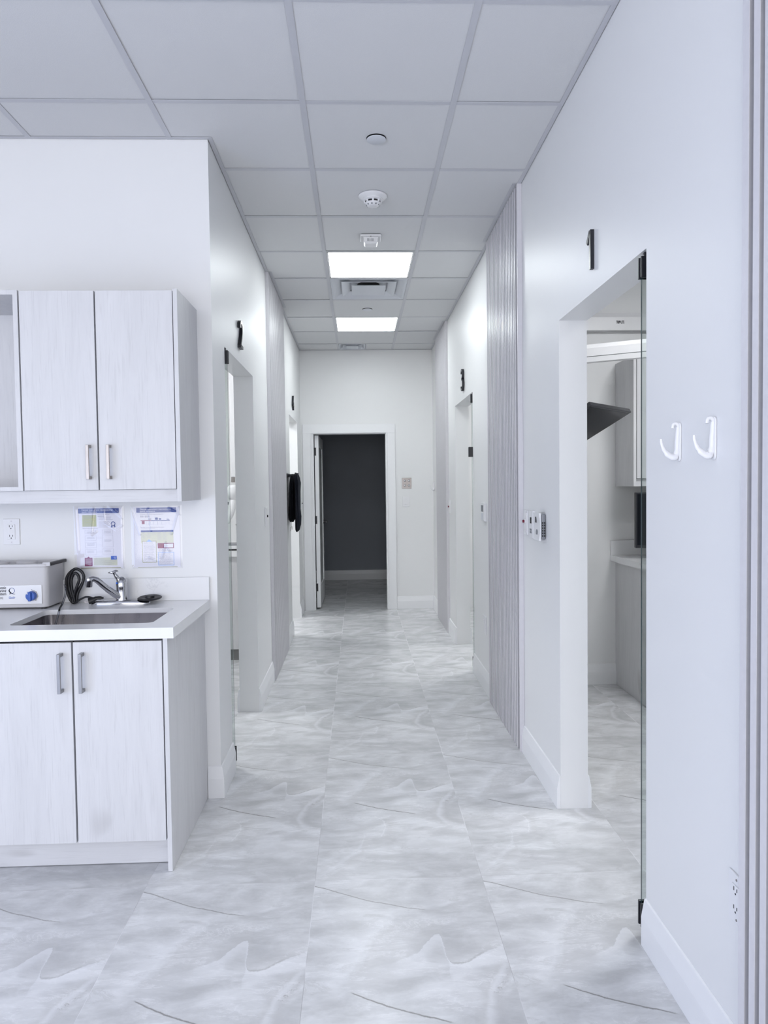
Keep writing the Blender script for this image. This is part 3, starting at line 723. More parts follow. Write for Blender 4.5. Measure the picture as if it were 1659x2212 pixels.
MB().box(-2.75, -1.388, 2.640, YB - .002, .118, .860).build('carcass', 'dark', o); MB().box(-2.75, -1.388, 2.684, 2.70, .003, .116).build('toe_kick', 'woodh', o)
for x0, x1, hx in ((-2.06, -1.384, -1.42), (-2.75, -2.066, -2.10)):
    d = MB().box(x0, x1, 2.619, 2.6385, .117, .861).build('door', 'wood', o, bevel=.0008); bar_handle(hx, 2.619, .680, .824, 'pewter', d)
# worktop with cut-out
SX0, SX1, SY0, SY1 = -1.318, -.782, 2.700, 3.035
o = thing('worktop', (-1.3, 2.93, .872), 'white quartz worktop with faint veins around the steel sink', 'worktop')
b = MB(); T0, T1 = .892, .912
b.box(-2.75, -.678, 2.600, 2.6165, .8722, T0); b.box(-.692, -.678, 2.6165, YB - .0008, .8722, T0)
b.box(-2.75, SX0, 2.600, YB - .0008, T0, T1); b.box(SX1, -.678, 2.600, YB - .0008, T0, T1); b.box(SX0, SX1, 2.600, SY0, T0, T1); b.box(SX0, SX1, SY1, YB - .0008, T0, T1)
for sx, sy, x, y in ((1, 1, SX0, SY0), (-1, 1, SX1, SY0), (1, -1, SX0, SY1), (-1, -1, SX1, SY1)):
    r = .028; pts = [(x, y)] + [(x + sx * (r - r * math.sin(q)), y + sy * (r - r * math.cos(q))) for q in [k * pi / 12 for k in range(7)]]
    b.prism([(px, py, T0) for px, py in pts], (0, 0, T1 - T0))
b.build('slab', 'quartz', o)
MB().box(-2.75, -.678, 3.230, YB - .0008, .9122, 1.015).build('backsplash', 'quartz', o, bevel=.001)
# undermount sink
o = thing('sink', (-1.05, 2.87, .67), 'brushed steel undermount sink set in the white worktop', 'sink')
b = MB(); s0 = [(-.004, T0 - .001)]
def rr(x0, x1, y0, y1, r, z, n=5):
    out = []
    for cx_, cy_, q0 in ((x1 - r, y1 - r, 0), (x0 + r, y1 - r, pi / 2), (x0 + r, y0 + r, pi), (x1 - r, y0 + r, 1.5 * pi)):
        out += [(cx_ + r * math.cos(q0 + k * pi / 2 / n), cy_ + r * math.sin(q0 + k * pi / 2 / n), z) for k in range(n + 1)]
    return out
e_ = .006
b.loft([rr(SX0 - .02, SX1 + .02, SY0 - .02, SY1 + .02, .03, T0 - .001), rr(SX0 - e_, SX1 + e_, SY0 - e_, SY1 + e_, .03, T0 - .001), rr(SX0, SX1, SY0, SY1, .03, .70), rr(SX0 + .02, SX1 - .02, SY0 + .02, SY1 - .02, .03, .682),
        rr(SX0 + .02, SX1 - .02, SY0 + .02, SY1 - .02, .03, .680), rr(SX0 - .003, SX1 + .003, SY0 - .003, SY1 + .003, .03, .699), rr(SX0 - .02, SX1 + .02, SY0 - .02, SY1 + .02, .03, T0 - .003)], cap=False, closed=False)
b.build('bowl', 'steel', o, smooth=50)
b = MB(); b.add(rr(SX0 + .02, SX1 - .02, SY0 + .02, SY1 - .02, .03, .682), [tuple(range(24))]); b.build('bowl_floor', 'steel', o)
MB().lathe([(.045, .0), (.045, .003), (.03, .002), (.001, .001)], (-1.05, 2.87, .6825), n=24).build('drain', 'chrome', o)

# faucet
o = thing('faucet', (-1.05, 3.17, .912), 'chrome single-lever kitchen faucet behind the sink', 'faucet')
b = MB(); rings = []
for f_, z in ((1, .912), (1, .9165), (.94, .924), (.80, .9285), (.5, .930)):
    rings.append([(-1.052 + .128 * f_ * math.copysign(abs(math.cos(q)) ** .55, math.cos(q)), 3.170 + .030 * f_ * math.copysign(abs(math.sin(q)) ** .8, math.sin(q)), z + .0002) for q in [2 * pi * k / 48 for k in range(48)]])
b.loft(rings); b.build('deck_plate', 'chrome', o, smooth=50)
MB().lathe([(.026, .928), (.024, .935), (.0235, .985), (.025, 1.000), (.020, 1.018), (.008, 1.030), (.001, 1.032)], (-1.046, 3.17, 0), n=32).build('body', 'chrome', o, smooth=50)
b = MB(); b.tube([(-1.052, 3.160, .945), (-1.075, 3.140, .965), (-1.105, 3.118, .998), (-1.126, 3.102, 1.024), (-1.140, 3.092, 1.033), (-1.153, 3.085, 1.030)], [.016, .0145, .0135, .013, .012, .012], 14, sub=4); b.build('spout', 'chrome', o, smooth=60)
MB().lathe([(.014, 0), (.0145, .004), (.0145, .016), (.0135, .018), (.0135, .034), (.012, .036), (.012, .038)], (-1.155, 3.083, 1.037), (0, 0, -1), n=24).build('aerator', 'chrome', o, smooth=40)
b = MB(); b.tube([(-1.050, 3.165, 1.008), (-1.062, 3.158, 1.030), (-1.072, 3.152, 1.050)], [.012, .009, .007], 12, sub=4)
b.loft([[(-1.072 + .022 * math.cos(q) * k_ - .002 * i_, 3.150 - .012 * math.sin(q) * k_, 1.050 + i_ * .004 + .004 * math.cos(q)) for q in [2 * pi * j / 20 for j in range(20)]] for i_, k_ in ((0, .5), (1, 1), (2, .95), (2.6, .6))])
b.build('lever', 'chrome', o, smooth=50)
MB().lathe([(.0045, 0), (.004, .0015)], (-1.060, 3.1475, 1.006), (-.2, -1, .1), 12).build('temperature_dot', 'blue', o)
MB().lathe([(.052, .0), (.052, .002), (.048, .005), (.040, .006), (.032, .004), (.02, .004), (.018, .012), (.001, .013)][::-1], (-.926, 3.170, .9345), (.16, -.1, .98), 36).build('sink_stopper', 'rubber', smooth=40, label='black rubber sink stopper resting on the right end of the faucet base', cat='sink stopper')

# upper cabinets
U0, U1, UZ0, UZ1, UY = -1.336, -.710, 1.364, 2.212, 2.900
o = thing('wall_cabinet', (-1.03, 3.08, UZ0), 'whitewashed wood wall cabinet with two closed doors above the posters', 'cabinet')
MB().box(-.7275, U1, UY, YB - .001, UZ0, UZ1).build('side_panel', 'wood', o, bevel=.0006)
b = MB(); b.box(U0, -.728, UY + .026, YB - .002, UZ0 + .05, UZ1 - .006); b.build('carcass', 'dark', o)
b = MB(); b.box(U0, -.728, UY + .0255, UY + .042, UZ0, UZ0 + .0495); b.box(U0, -.728, UY + .042, YB - .002, UZ0 + .03, UZ0 + .0495); b.build('bottom_rail', 'woodh', o)
for x0, x1, hx in ((-1.0345, -.7315, -.991), (-1.3325, -1.0405, -1.071)):
    d = MB().box(x0, x1, UY + .004, UY + .0235, UZ0 + .0505, UZ1 - .006).build('door', 'wood', o, bevel=.0008); bar_handle(hx, UY + .004, 1.457, 1.594, 'nickel', d)
o = thing('open_wall_cabinet', (-1.72, 3.08, UZ0), 'open whitewashed wood cabinet with shelf pins at the upper left edge', 'cabinet')
OX0, OX1 = -2.10, -1.3365
b = MB()
b.box(OX1 - .018, OX1, UY, YB - .002, UZ0 + .05, UZ1 - .004); b.box(OX0, OX0 + .018, UY, YB - .002, UZ0 + .05, UZ1 - .004)
b.box(OX0 + .018, OX1 - .018, UY, YB - .002, UZ1 - .022, UZ1 - .004); b.box(OX0 + .018, OX1 - .018, UY, YB - .002, UZ0 + .05, UZ0 + .066); b.build('carcass', 'wood', o)
MB().box(OX0 + .018, OX1 - .018, YB - .012, YB - .003, UZ0 + .066, UZ1 - .022).build('back_panel', 'wood', o)
MB().box(OX0, OX1 + .0004, UY + .0255, UY + .042, UZ0, UZ0 + .0495).build('bottom_rail', 'woodh', o)
for k in range(5):
    z = 1.56 + k * .119
    MB().box(OX1 - .030, OX1 - .018, UY + .045, UY + .052, z, z + .003).build('shelf_pin', 'nickel', o)

# ------------------------------------------------------------------ posters in plastic sleeves
def rect(b, x0, x1, z0, z1, y): b.box(x0, x1, y - .00025, y, z0, z1)
def lines(o, specs, mat, name, y):
    for x0, x1, z, n_, dz, th in specs:
        b = MB()
        for k in range(n_):
            xe = x1 - (random.random() * .22 * (x1 - x0)); rect(b, x0, xe, z - k * dz - th, z - k * dz, y)
        b.build(name, mat, o)
def boxlines(b, x0, x1, z0, z1, y, t_=.0006):
    rect(b, x0, x1, z0, z0 + t_, y); rect(b, x0, x1, z1 - t_, z1, y); rect(b, x0, x0 + t_, z0, z1, y); rect(b, x1 - t_, x1, z0, z1, y)
def sleeve(x0, x1, z0, z1, y, parent, seed, folds):
    b = MB(); nx, nz = 80, 100; vs = []; rnd = random.Random(seed)
    for j in range(nz + 1):
        for i in range(nx + 1):
            u, v = i / nx, j / nz; d = .0012
            for (a0, b0, a1, b1, w_, h_) in folds:
                dx, dz = a1 - a0, b1 - b0; L_ = math.hypot(dx, dz); tt = max(0, min(1, ((u - a0) * dx + (v - b0) * dz) / L_ / L_))
                dd = math.hypot(u - a0 - tt * dx, v - b0 - tt * dz); d += h_ * math.exp(-(dd / w_) ** 2) * (1 - .5 * tt)
            edge = min(u, 1 - u, v, 1 - v) * 12; d *= min(1, .3 + edge)
            vs.append((x0 + u * (x1 - x0), y - d, z0 + v * (z1 - z0)))
    fs = [(j * (nx + 1) + i, j * (nx + 1) + i + 1, (j + 1) * (nx + 1) + i + 1, (j + 1) * (nx + 1) + i) for j in range(nz) for i in range(nx)]
    b.add(vs, fs); return b.build('plastic_sleeve', 'film', parent, smooth=180)
def poster(x0, z0, w_, h_, label):
    o = thing('poster', (x0 + w_ / 2, YB, z0), label, 'poster')
    MB().box(x0, x0 + w_, YB - .0022, YB - .0008, z0, z0 + h_).build('paper', 'paper', o); return o
yp = YB - .0023
# first poster
random.seed(11)
x0, z0, w_, h_ = -1.268, 1.062, .206, .272
o = poster(x0, z0, w_, h_, 'laminated dental instrument sheet with flow chart and rosette, left of the two posters'); yk = yp
def px(u): return x0 + u * w_
def pz(v): return z0 + v * h_
b = MB(); rect(b, px(.055), px(.93), pz(.91), pz(.99), yk); b.build('title_band', 'navy', o)
text('Dental instrument reprocessing', .0107, (px(.13), yk - .0004, pz(.965)), (1, 0, 0), (0, -1, 0), 'ptext', 'title_text', o)
text('quick reference', .0107, (px(.13), yk - .0004, pz(.932)), (1, 0, 0), (0, -1, 0), 'ptext', 'title_text', o)
b = MB(); rect(b, px(.14), px(.44), pz(.69), pz(.88), yk); b.build('green_box', 'olive', o)
text('Key principles for\nreprocessing dental\ninstruments', .0068, (px(.155), yk - .0004, pz(.848)), (1, 0, 0), (0, -1, 0), 'ink', 'box_heading', o)
lines(o, [(px(.16), px(.42), pz(.79), 2, .004, .0010), (px(.16), px(.42), pz(.75), 5, .0038, .0009), (px(.49), px(.80), pz(.85), 4, .0042, .0010), (px(.49), px(.74), pz(.77), 7, .0040, .0009),
          (px(.36), px(.60), pz(.20) - .0, 1, .004, .0009)], 'ink', 'body_text', yk - .0002)
text('Personal protective\nequipment', .0066, (px(.47), yk - .0004, pz(.872)), (1, 0, 0), (0, -1, 0), 'ink', 'box_heading', o)
text('Reprocessing decision tree', .0062, (px(.14), yk - .0004, pz(.662)), (1, 0, 0), (0, -1, 0), 'ink', 'chart_heading', o)
b = MB()
for a0, a1, c0, c1 in ((.19, .43, .57, .63), (.19, .43, .46, .54), (.19, .43, .34, .43), (.19, .43, .22, .31), (.56, .79, .57, .635), (.56, .79, .35, .55), (.56, .79, .23, .32)): boxlines(b, px(a0), px(a1), pz(c0), pz(c1), yk - .0002, .0005)
for c0 in (.50, .385, .27): rect(b, px(.43), px(.56), pz(c0), pz(c0) + .0005, yk - .0002)
b.build('flow_chart', 'ink', o)
lines(o, [(px(.23), px(.40), pz(q) - .003, 3, .0038, .0009) for q in (.62, .53, .42, .30)] + [(px(.60), px(.77), pz(q), 3, .0038, .0009) for q in (.615, .47, .30)], 'ink', 'chart_text', yk - .0002)
b = MB(); b.tube([(px(.80) + .0085 * math.cos(q * pi / 12), yk - .0006, pz(.735) + .0085 * math.sin(q * pi / 12)) for q in range(24)], .0015, 6, closed=True)
for q in (-1, 1): b.prism([(px(.80) + q * .002, yk - .0002, pz(.71)), (px(.80) + q * .009, yk - .0002, pz(.705)), (px(.80) + q * .010, yk - .0002, pz(.67)), (px(.80) + q * .0065, yk - .0002, pz(.678)), (px(.80) + q * .003, yk - .0002, pz(.668))], (0, -.0003, 0))
b.build('rosette', 'navy', o)
b = MB(); rect(b, px(.17), px(.335), pz(.035), pz(.175), yk); b.prism([(px(.22), yk, pz(.175)), (px(.25), yk, pz(.195)), (px(.28), yk, pz(.175))], (0, -.0003, 0)); b.build('maroon_box', 'maroon', o)
lines(o, [(px(.19), px(.33), pz(.155), 9, .0033, .0008)], 'paper', 'box_text', yk - .0004)
b = MB(); rect(b, px(.36), px(.87), pz(.045), pz(.175), yk); b.build('cream_box', 'cream', o)
text('Helpful resources', .0058, (px(.375), yk - .0004, pz(.155)), (1, 0, 0), (0, -1, 0), 'ink', 'box_heading', o)
lines(o, [(px(.375), px(.85), pz(.135), 6, .0041, .0009)], 'ink', 'resource_text', yk - .0004)
b = MB(); rect(b, px(.735), px(.86), pz(.14), pz(.20), yk - .0003); b.build('blue_logo_box', 'blue', o)
text('Q', .011, (px(.80), yk - .0008, pz(.170)), (1, 0, 0), (0, -1, 0), 'ptext', 'logo', o)
b = MB(); rect(b, px(.08), px(.94), pz(.0), pz(.009), yk - .0001); b.build('footer_line', 'gold', o)
sleeve(-1.277, -1.054, 1.056, 1.342, YB - .004, o, 1, [(.42, 1, .35, .55, .010, .003), (.35, .55, .45, .60, .009, .0025), (.60, 1, .62, .75, .010, .003), (.62, .75, .85, .62, .010, .003), (.70, 1, .98, .8, .010, .003), (.05, 1, .08, .3, .02, .003), (.85, .62, .98, .7, .009, .0025)])
# second poster
x0, z0, w_, h_ = -1.014, 1.062, .208, .272
o = poster(x0, z0, w_, h_, 'laminated dental instrument sheet with timeline and clipboard, right of the two posters')
b = MB(); rect(b, px(.075), px(.93), pz(.91), pz(.99), yk); b.build('title_band', 'navy', o)
text('Dental instrument reprocessing', .0107, (px(.15), yk - .0004, pz(.965)), (1, 0, 0), (0, -1, 0), 'ptext', 'title_text', o)
text('quick reference', .0107, (px(.15), yk - .0004, pz(.932)), (1, 0, 0), (0, -1, 0), 'ptext', 'title_text', o)
text('Elements of a dental reprocessing unit', .0068, (px(.15), yk - .0004, pz(.883)), (1, 0, 0), (0, -1, 0), 'ink', 'heading', o)
b = MB(); rect(b, px(.16), px(.38), pz(.772), pz(.784), yk); rect(b, px(.185), px(.245), pz(.72), pz(.77), yk); b.build('red_arrow', 'maroon', o)
b = MB(); rect(b, px(.38), px(.77), pz(.772), pz(.784), yk); b.prism([(px(.77), yk, pz(.768)), (px(.79), yk, pz(.778)), (px(.77), yk, pz(.788))], (0, -.0003, 0))
rect(b, px(.47), px(.53), pz(.79), pz(.825), yk); rect(b, px(.55), px(.60), pz(.79), pz(.812), yk); rect(b, px(.72), px(.77), pz(.79), pz(.80), yk); b.build('blue_arrow', 'navy', o)
b = MB()
for a_, c_ in ((.28, .36), (.36, .44), (.44, .525), (.525, .61), (.61, .70), (.77, .855)): boxlines(b, px(a_), px(c_), pz(.71), pz(.765), yk, .0005)
for a_ in (.16, .20, .25, .29, .33): rect(b, px(a_), px(a_ + .022), pz(.83), pz(.86), yk)
rect(b, px(.33), px(.39), pz(.79), pz(.812), yk); b.build('timeline_boxes', 'ink', o)
text('Overview of reprocessing of dental instruments', .0055, (px(.15), yk - .0004, pz(.665)), (1, 0, 0), (0, -1, 0), 'ink', 'heading', o)
b = MB(); rect(b, px(.16), px(.855), pz(.585), pz(.615), yk); b.build('table_header', 'navy', o)
b = MB(); rect(b, px(.16), px(.855), pz(.405), pz(.583), yk); b.build('table_body', 'cream', o)
lines(o, [(px(.17 + k * .115), px(.26 + k * .115), pz(.575), random.choice((3, 6, 8)), .0042, .0009) for k in range(6)] + [(px(.16), px(.52), pz(.645), 1, .004, .001)], 'ink', 'table_text', yk - .0004)
b = MB(); rect(b, px(.185), px(.485), pz(.08), pz(.44), yk - .0003); b.build('clipboard_edge', 'gold', o)
b = MB(); rect(b, px(.193), px(.477), pz(.088), pz(.432), yk - .0006); b.build('clipboard_sheet', 'paper', o)
b = MB(); b.prism([(px(.27), yk - .0007, pz(.425)), (px(.33), yk - .0007, pz(.465)), (px(.40), yk - .0007, pz(.425))], (0, -.0003, 0)); b.build('clipboard_clip', 'lblue', o)
text('Quality control', .0066, (px(.215), yk - .0010, pz(.405)), (1, 0, 0), (0, -1, 0), 'ink', 'clipboard_heading', o)
lines(o, [(px(.215), px(.46), pz(.375), 16, .0045, .0009), (px(.53), px(.85), pz(.30), 3, .0045, .0010), (px(.54), px(.84), pz(.225), 12, .0044, .0009)], 'ink', 'body_text', yk - .0009)
b = MB(); rect(b, px(.515), px(.86), pz(.315), pz(.40), yk - .0003); b.build('maroon_box', 'maroon', o)
b = MB(); rect(b, px(.65), px(.845), pz(.325), pz(.388), yk - .0006); b.build('maroon_box_inset', 'paper', o)
b = MB(); boxlines(b, px(.52), px(.86), pz(.03), pz(.25), yk - .0003, .002); b.build('blue_frame', 'lblue', o)
b = MB(); rect(b, px(.08), px(.93), pz(.0), pz(.006), yk - .0001); b.build('footer_line', 'gold', o)
sleeve(-1.024, -.796, 1.056, 1.342, YB - .004, o, 2, [(.0, 1, .18, .55, .011, .0032), (.95, .95, .80, .55, .010, .003), (.75, .95, .98, .85, .010, .003), (.68, .42, .60, .18, .010, .003), (.68, .4, .75, .28, .008, .0028), (.35, .18, .52, .12, .009, .0025), (.35, .95, .40, .6, .008, .0022)])

# ------------------------------------------------------------------ ultrasonic cleaner
KX1, KX0, KY0, KY1, KZ0, KZ1 = -1.317, -1.66, 3.055, 3.236, .918, 1.094
o = thing('ultrasonic_cleaner', (-1.5, 3.14, .912), 'off-white ultrasonic cleaning machine with blue dial on the worktop', 'cleaning machine')
b = MB(); b.loft([rr(KX0 + i_, KX1 - i_, KY0 + i_, KY1 - i_, .022, z) for i_, z in ((.012, KZ0), (.006, KZ0 + .004), (.002, 1.05), (0, KZ1 - .002))]); b.build('housing', 'machine', o, smooth=40)
b = MB(); A = [rr(KX0 - e0, KX1 + e0, KY0 - e0, KY1 + e0, .024, z) for e0, z in ((.0, KZ1 - .002), (.007, KZ1), (.007, KZ1 + .010), (.003, KZ1 + .012), (-.008, KZ1 + .012), (-.010, KZ1 - .001), (-.012, KZ1 - .0015))]
b.loft(A, cap=True); b.build('rim', 'machine', o, smooth=50)
b = MB(); b.lathe([(.03, 0), (.03, .012), (.024, .016), (.001, .017)], (-1.44, 3.14, KZ1 + .002), n=24, sx=1.5, sy=1); b.lathe([(.03, 0), (.03, .010), (.024, .014), (.001, .015)], (-1.56, 3.14, KZ1 + .002), n=24, sx=1.4, sy=1)
b.build('lid_grips', 'machine', o, smooth=40)
b = MB(); b.prism([(KX1 - .030, KY0 - .002, KZ1 + .001), (KX1 + .012, KY0 - .002, KZ1 + .001), (KX1 + .012, KY0 - .002, KZ1 + .018), (KX1 - .018, KY0 - .002, KZ1 + .018)], (0, .006, 0)); b.build('handle_end', 'machine', o, bevel=.002)
MB().box(KX1 - .004, KX1 + .013, KY0 + .006, KY1 - .01, KZ1 + .002, KZ1 + .016).build('side_handle', 'rubber', o, bevel=.003)
for x in (KX0 + .03, KX1 - .03):
    for y in (KY0 + .03, KY1 - .03): MB().lathe([(.012, 0), (.012, .007)], (x, y, .9122), n=14).build('foot', 'rubber', o)
MB().box(KX0 + .02, -1.343, KY0 - .0005, KY0 + .004, .936, 1.016).build('label_plate', 'white', o, bevel=.001)
yl = KY0 - .0008
def kz(v): return v
text('Ultrasonic', .0165, (-1.490, yl, 1.0065), (1, 0, 0), (0, -1, 0), 'inkb', 'label_text', o, align='RIGHT', sx=.85, bold=.0003)
text('Cleaning', .0165, (-1.490, yl, .9935), (1, 0, 0), (0, -1, 0), 'inkb', 'label_text', o, align='RIGHT', sx=.85, bold=.0003)
text('System', .0165, (-1.490, yl, .9805), (1, 0, 0), (0, -1, 0), 'inkb', 'label_text', o, align='RIGHT', sx=.85, bold=.0003)
text('Q202', .013, (-1.503, yl, .963), (1, 0, 0), (0, -1, 0), 'inkb', 'label_text', o, align='RIGHT')
text('Quala', .0085, (-1.467, yl, .966), (1, 0, 0), (0, -1, 0), 'blue', 'label_text', o, align='CENTER', sx=1.3)
LX = Matrix.Translation((.048, 0, -.017))
b = MB(LX); b.tube([(-1.515 + .0115 * math.cos(q * pi / 15), yl, 1.011 + .0115 * math.sin(q * pi / 15)) for q in range(30)], .0009, 6, closed=True); b.box(-1.528, -1.504, yl - .0002, yl, .9775, .979); b.build('logo_ring', 'navy', o)
b = MB(LX); b.tube([(-1.521, yl, 1.020), (-1.525, yl, 1.012), (-1.521, yl, 1.005), (-1.516, yl, 1.001), (-1.506, yl, .996), (-1.502, yl, .997)], [.002, .0035, .0035, .0025, .0016, .0012], 6, sub=3, flat=.15)
b.tube([(-1.519, yl, 1.001), (-1.525, yl, .9965)], .0015, 6); b.build('logo_figure', 'inkb', o)
kc = (-1.384, KY0 - .0006, .971)
MB().lathe([(.0205, 0), (.0205, .006), (.0190, .018), (.0178, .019), (.001, .019)], kc, (0, -1, 0), 40).build('dial', 'knob', o, smooth=35)
MB().box(kc[0] - .006, kc[0] + .006, KY0 - .028, KY0 - .019, kc[2] - .020, kc[2] + .016).build('dial_grip', 'knob', o, bevel=.002)
MB().lathe([(.003, 0), (.003, .001)], (kc[0] - .011, KY0 - .0192, kc[2] + .011), (0, -1, 0), 12).build('dial_mark', 'white', o)
b = MB()
for q in (90, 40, -5, -50, 140, 185):
    a_ = math.radians(q); b.box(kc[0] + .0255 * math.cos(a_) - .0012, kc[0] + .0255 * math.cos(a_) + .0012, yl - .0002, yl + .0002, kc[2] + .0255 * math.sin(a_) - .0012, kc[2] + .0255 * math.sin(a_) + .0012)
b.tube([(kc[0] + .0232 * math.cos(math.radians(q)), yl, kc[2] + .0232 * math.sin(math.radians(q))) for q in range(-60, 91, 10)], .0007, 6)
b.build('dial_scale', 'inkb', o)

# coiled mains lead with plug
yy = 3.20
cleaner = o
b = MB()
L1 = [(-1.277, yy, .920), (-1.293, yy, .955), (-1.300, yy, 1.005), (-1.290, yy, 1.040), (-1.262, yy, 1.064), (-1.235, yy - .004, 1.060), (-1.222, yy, 1.036), (-1.226, yy, 1.008), (-1.246, yy - .004, .968), (-1.262, yy, .925)]
L2 = [(-1.262, yy - .012, .925), (-1.276, yy - .014, .965), (-1.282, yy - .014, 1.010), (-1.274, yy - .014, 1.044), (-1.252, yy - .016, 1.068), (-1.228, yy - .014, 1.058), (-1.216, yy - .013, 1.034), (-1.224, yy - .014, 1.000), (-1.244, yy - .016, .958), (-1.250, yy - .016, .922)]
L3 = [(-1.256, yy - .02, .925), (-1.264, yy - .022, .965), (-1.268, yy - .022, 1.010), (-1.262, yy - .022, 1.036), (-1.250, yy - .024, 1.050), (-1.238, yy - .022, 1.040), (-1.234, yy - .022, 1.018), (-1.246, yy - .022, .985), (-1.258, yy - .02, .955), (-1.266, yy - .02, .921)]
for L_ in (L1, L2, L3): b.tube(L_, .0062, 10, sub=5, closed=True)
b.tube([(-1.255, yy - .02, .921), (-1.248, yy - .03, .921), (-1.228, yy - .032, .934), (-1.200, yy - .034, .945), (-1.170, yy - .036, .940), (-1.150, yy - .040, .938)], .0042, 10, sub=5)
o = b.build('power_cord', 'rubber', cleaner, smooth=60); o['label'] = 'black coiled power cord'
b = MB(); b.tube([(-1.185, yy - .048, .928), (-1.172, yy - .045, .932), (-1.150, yy - .042, .9405), (-1.124, yy - .040, .9395)], [.015, .014, .010, .008, .005], 12, sub=4, flat=.8); b.build('plug', 'rubber', o, smooth=60)
b = MB(); b.box(-1.200, -1.184, yy - .056, yy - .054, .922, .929); b.box(-1.200, -1.184, yy - .042, yy - .040, .922, .929); b.build('prongs', 'nickel', o)
b = MB(); b.tube([(-1.286, 3.150, 1.002), (-1.275, 3.13, .998), (-1.268, 3.115, .985), (-1.265, 3.10, .960), (-1.266, 3.07, .930), (-1.262, 3.035, .918), (-1.258, 3.015, .905), (-1.262, 2.99, .86), (-1.275, 2.97, .80), (-1.285, 2.96, .75)], .0042, 12, sub=5)
b.build('drain_hose', 'hose', smooth=60, label='clear plastic drain hose hanging from the machine into the sink', cat='hose')

# ------------------------------------------------------------------ coat rack and garments on the left wall
o = thing('coat_rack', (XL, 6.55, 1.50), 'black metal coat rack on the left wall before doorway 4', 'coat rack')
MB().box(XL + .0005, XL + .02, 6.36, 6.80, 1.508, 1.538).build('rail', 'black', o, bevel=.002)
for y in (6.40, 6.53, 6.66):
    b = MB(); b.tube([(XL + .02, y, 1.523), (XL + .06, y, 1.523), (XL + .085, y, 1.530), (XL + .09, y, 1.545)], .007, 10, sub=3); b.build('peg', 'black', o, smooth=50)
def garment(cx, cy, prof, name, mat, label, cat, seed=0):
    rnd = random.Random(seed); b = MB(); rings = []
    for z, dx, rx, ry, dy in prof:
        ring = []
        for k in range(28):
            q = 2 * pi * k / 28; wob = 1 + .10 * math.sin(5 * q + z * 9) + .06 * math.sin(9 * q + z * 4)
            ring.append((cx + dx + rx * math.cos(q) * wob, cy + dy + ry * math.sin(q) * wob, z))
        rings.append(ring)
    b.loft(rings); return b.build(name, mat, smooth=60, label=label, cat=cat)
garment(-.600, 6.58, [(1.536, 0, .006, .03, 0), (1.528, 0, .016, .08, 0), (1.45, 0, .026, .13, 0), (1.36, -.002, .030, .14, 0), (1.25, 0, .031, .14, 0), (1.16, -.004, .034, .13, 0), (1.12, -.010, .026, .10, 0), (1.098, -.012, .016, .06, 0)],
        'apron', 'cloth', 'black apron hanging on the coat rack, the one against the wall', 'apron', 1)
garment(-.548, 6.47, [(1.538, -.012, .004, .02, 0), (1.532, -.008, .018, .05, 0), (1.50, -.002, .022, .09, 0), (1.455, .004, .024, .10, 0), (1.38, .002, .022, .10, 0), (1.30, .001, .023, .10, 0), (1.22, .001, .022, .10, 0), (1.15, .005, .026, .10, 0), (1.08, .003, .025, .09, 0), (1.03, -.004, .018, .07, 0), (1.012, -.010, .006, .04, 0)],
        'apron', 'cloth2', 'dark navy apron hanging on the coat rack, the outer one', 'apron', 2)
b = MB(); b.tube([(-.617, 6.50 + .012 * math.cos(q), 1.035 + .018 * math.sin(q)) for q in [2 * pi * k / 16 for k in range(16)]], .002, 6, closed=True)
b.tube([(-.605, 6.50 + .010 * math.cos(q), 1.045 + .014 * math.sin(q)) for q in [2 * pi * k / 16 for k in range(16)]], .002, 6, closed=True)
b.tube([(-.612, 6.50, 1.05), (-.610, 6.505, 1.105)], .002, 6); b.build('key_ring', 'nickel', smooth=60, label='small metal rings dangling under the black apron', cat='ring')

# ------------------------------------------------------------------ room behind doorway 1
RY = 4.93; RX = 1.797
o = thing('base_cabinet', (2.4, 4.63, 0), 'grey-lit wood base cabinet seen through doorway 1', 'cabinet')
MB().box(RX, RX + .017, 4.305, RY - .001, .001, .8715).build('side_panel', 'wood', o)
MB().box(RX + .018, 3.2, 4.345, RY - .002, .118, .87).build('carcass', 'dark', o)
for x0 in (RX + .021, RX + .40): MB().box(x0, x0 + .376, 4.307, 4.326, .117, .861).build('door', 'wood', o)
o = thing('worktop', (2.4, 4.6, .872), 'white worktop with low backsplash seen through doorway 1', 'worktop')
MB().box(1.760, 3.2, 4.285, RY - .0008, .8722, .912).build('slab', 'quartz', o); MB().box(1.760, 3.2, RY - .02, RY - .0008, .9122, 1.015).build('backsplash', 'quartz', o)
o = thing('wall_cabinet', (2.4, 4.76, 1.392), 'wood wall cabinet seen through doorway 1 above the monitor', 'cabinet')
MB().box(RX, RX + .018, 4.600, RY - .001, 1.392, 2.24).build('side_panel', 'wood', o)
MB().box(RX + .019, 3.1, 4.626, RY - .002, 1.444, 2.23).build('carcass', 'dark', o)
b = MB(); b.box(RX + .019, 3.1, 4.625, 4.64, 1.392, 1.4425); b.build('bottom_rail', 'woodh', o)
for x0 in (RX + .024, RX + .34): MB().box(x0, x0 + .312, 4.604, 4.623, 1.444, 2.235).build('door', 'wood', o)
o = thing('computer_monitor', (2.08, 4.66, .912), 'black computer monitor on the worktop behind doorway 1', 'monitor')
MB().box(1.822, 2.36, 4.63, 4.655, .985, 1.352).build('bezel', 'black', o, bevel=.004); MB().box(1.834, 2.348, 4.6285, 4.6298, 1.003, 1.340).build('screen', 'screen', o)
b = MB(); b.box(2.06, 2.12, 4.655, 4.675, .925, 1.15); b.box(1.98, 2.20, 4.60, 4.74, .9125, .922); b.build('stand', 'black', o)
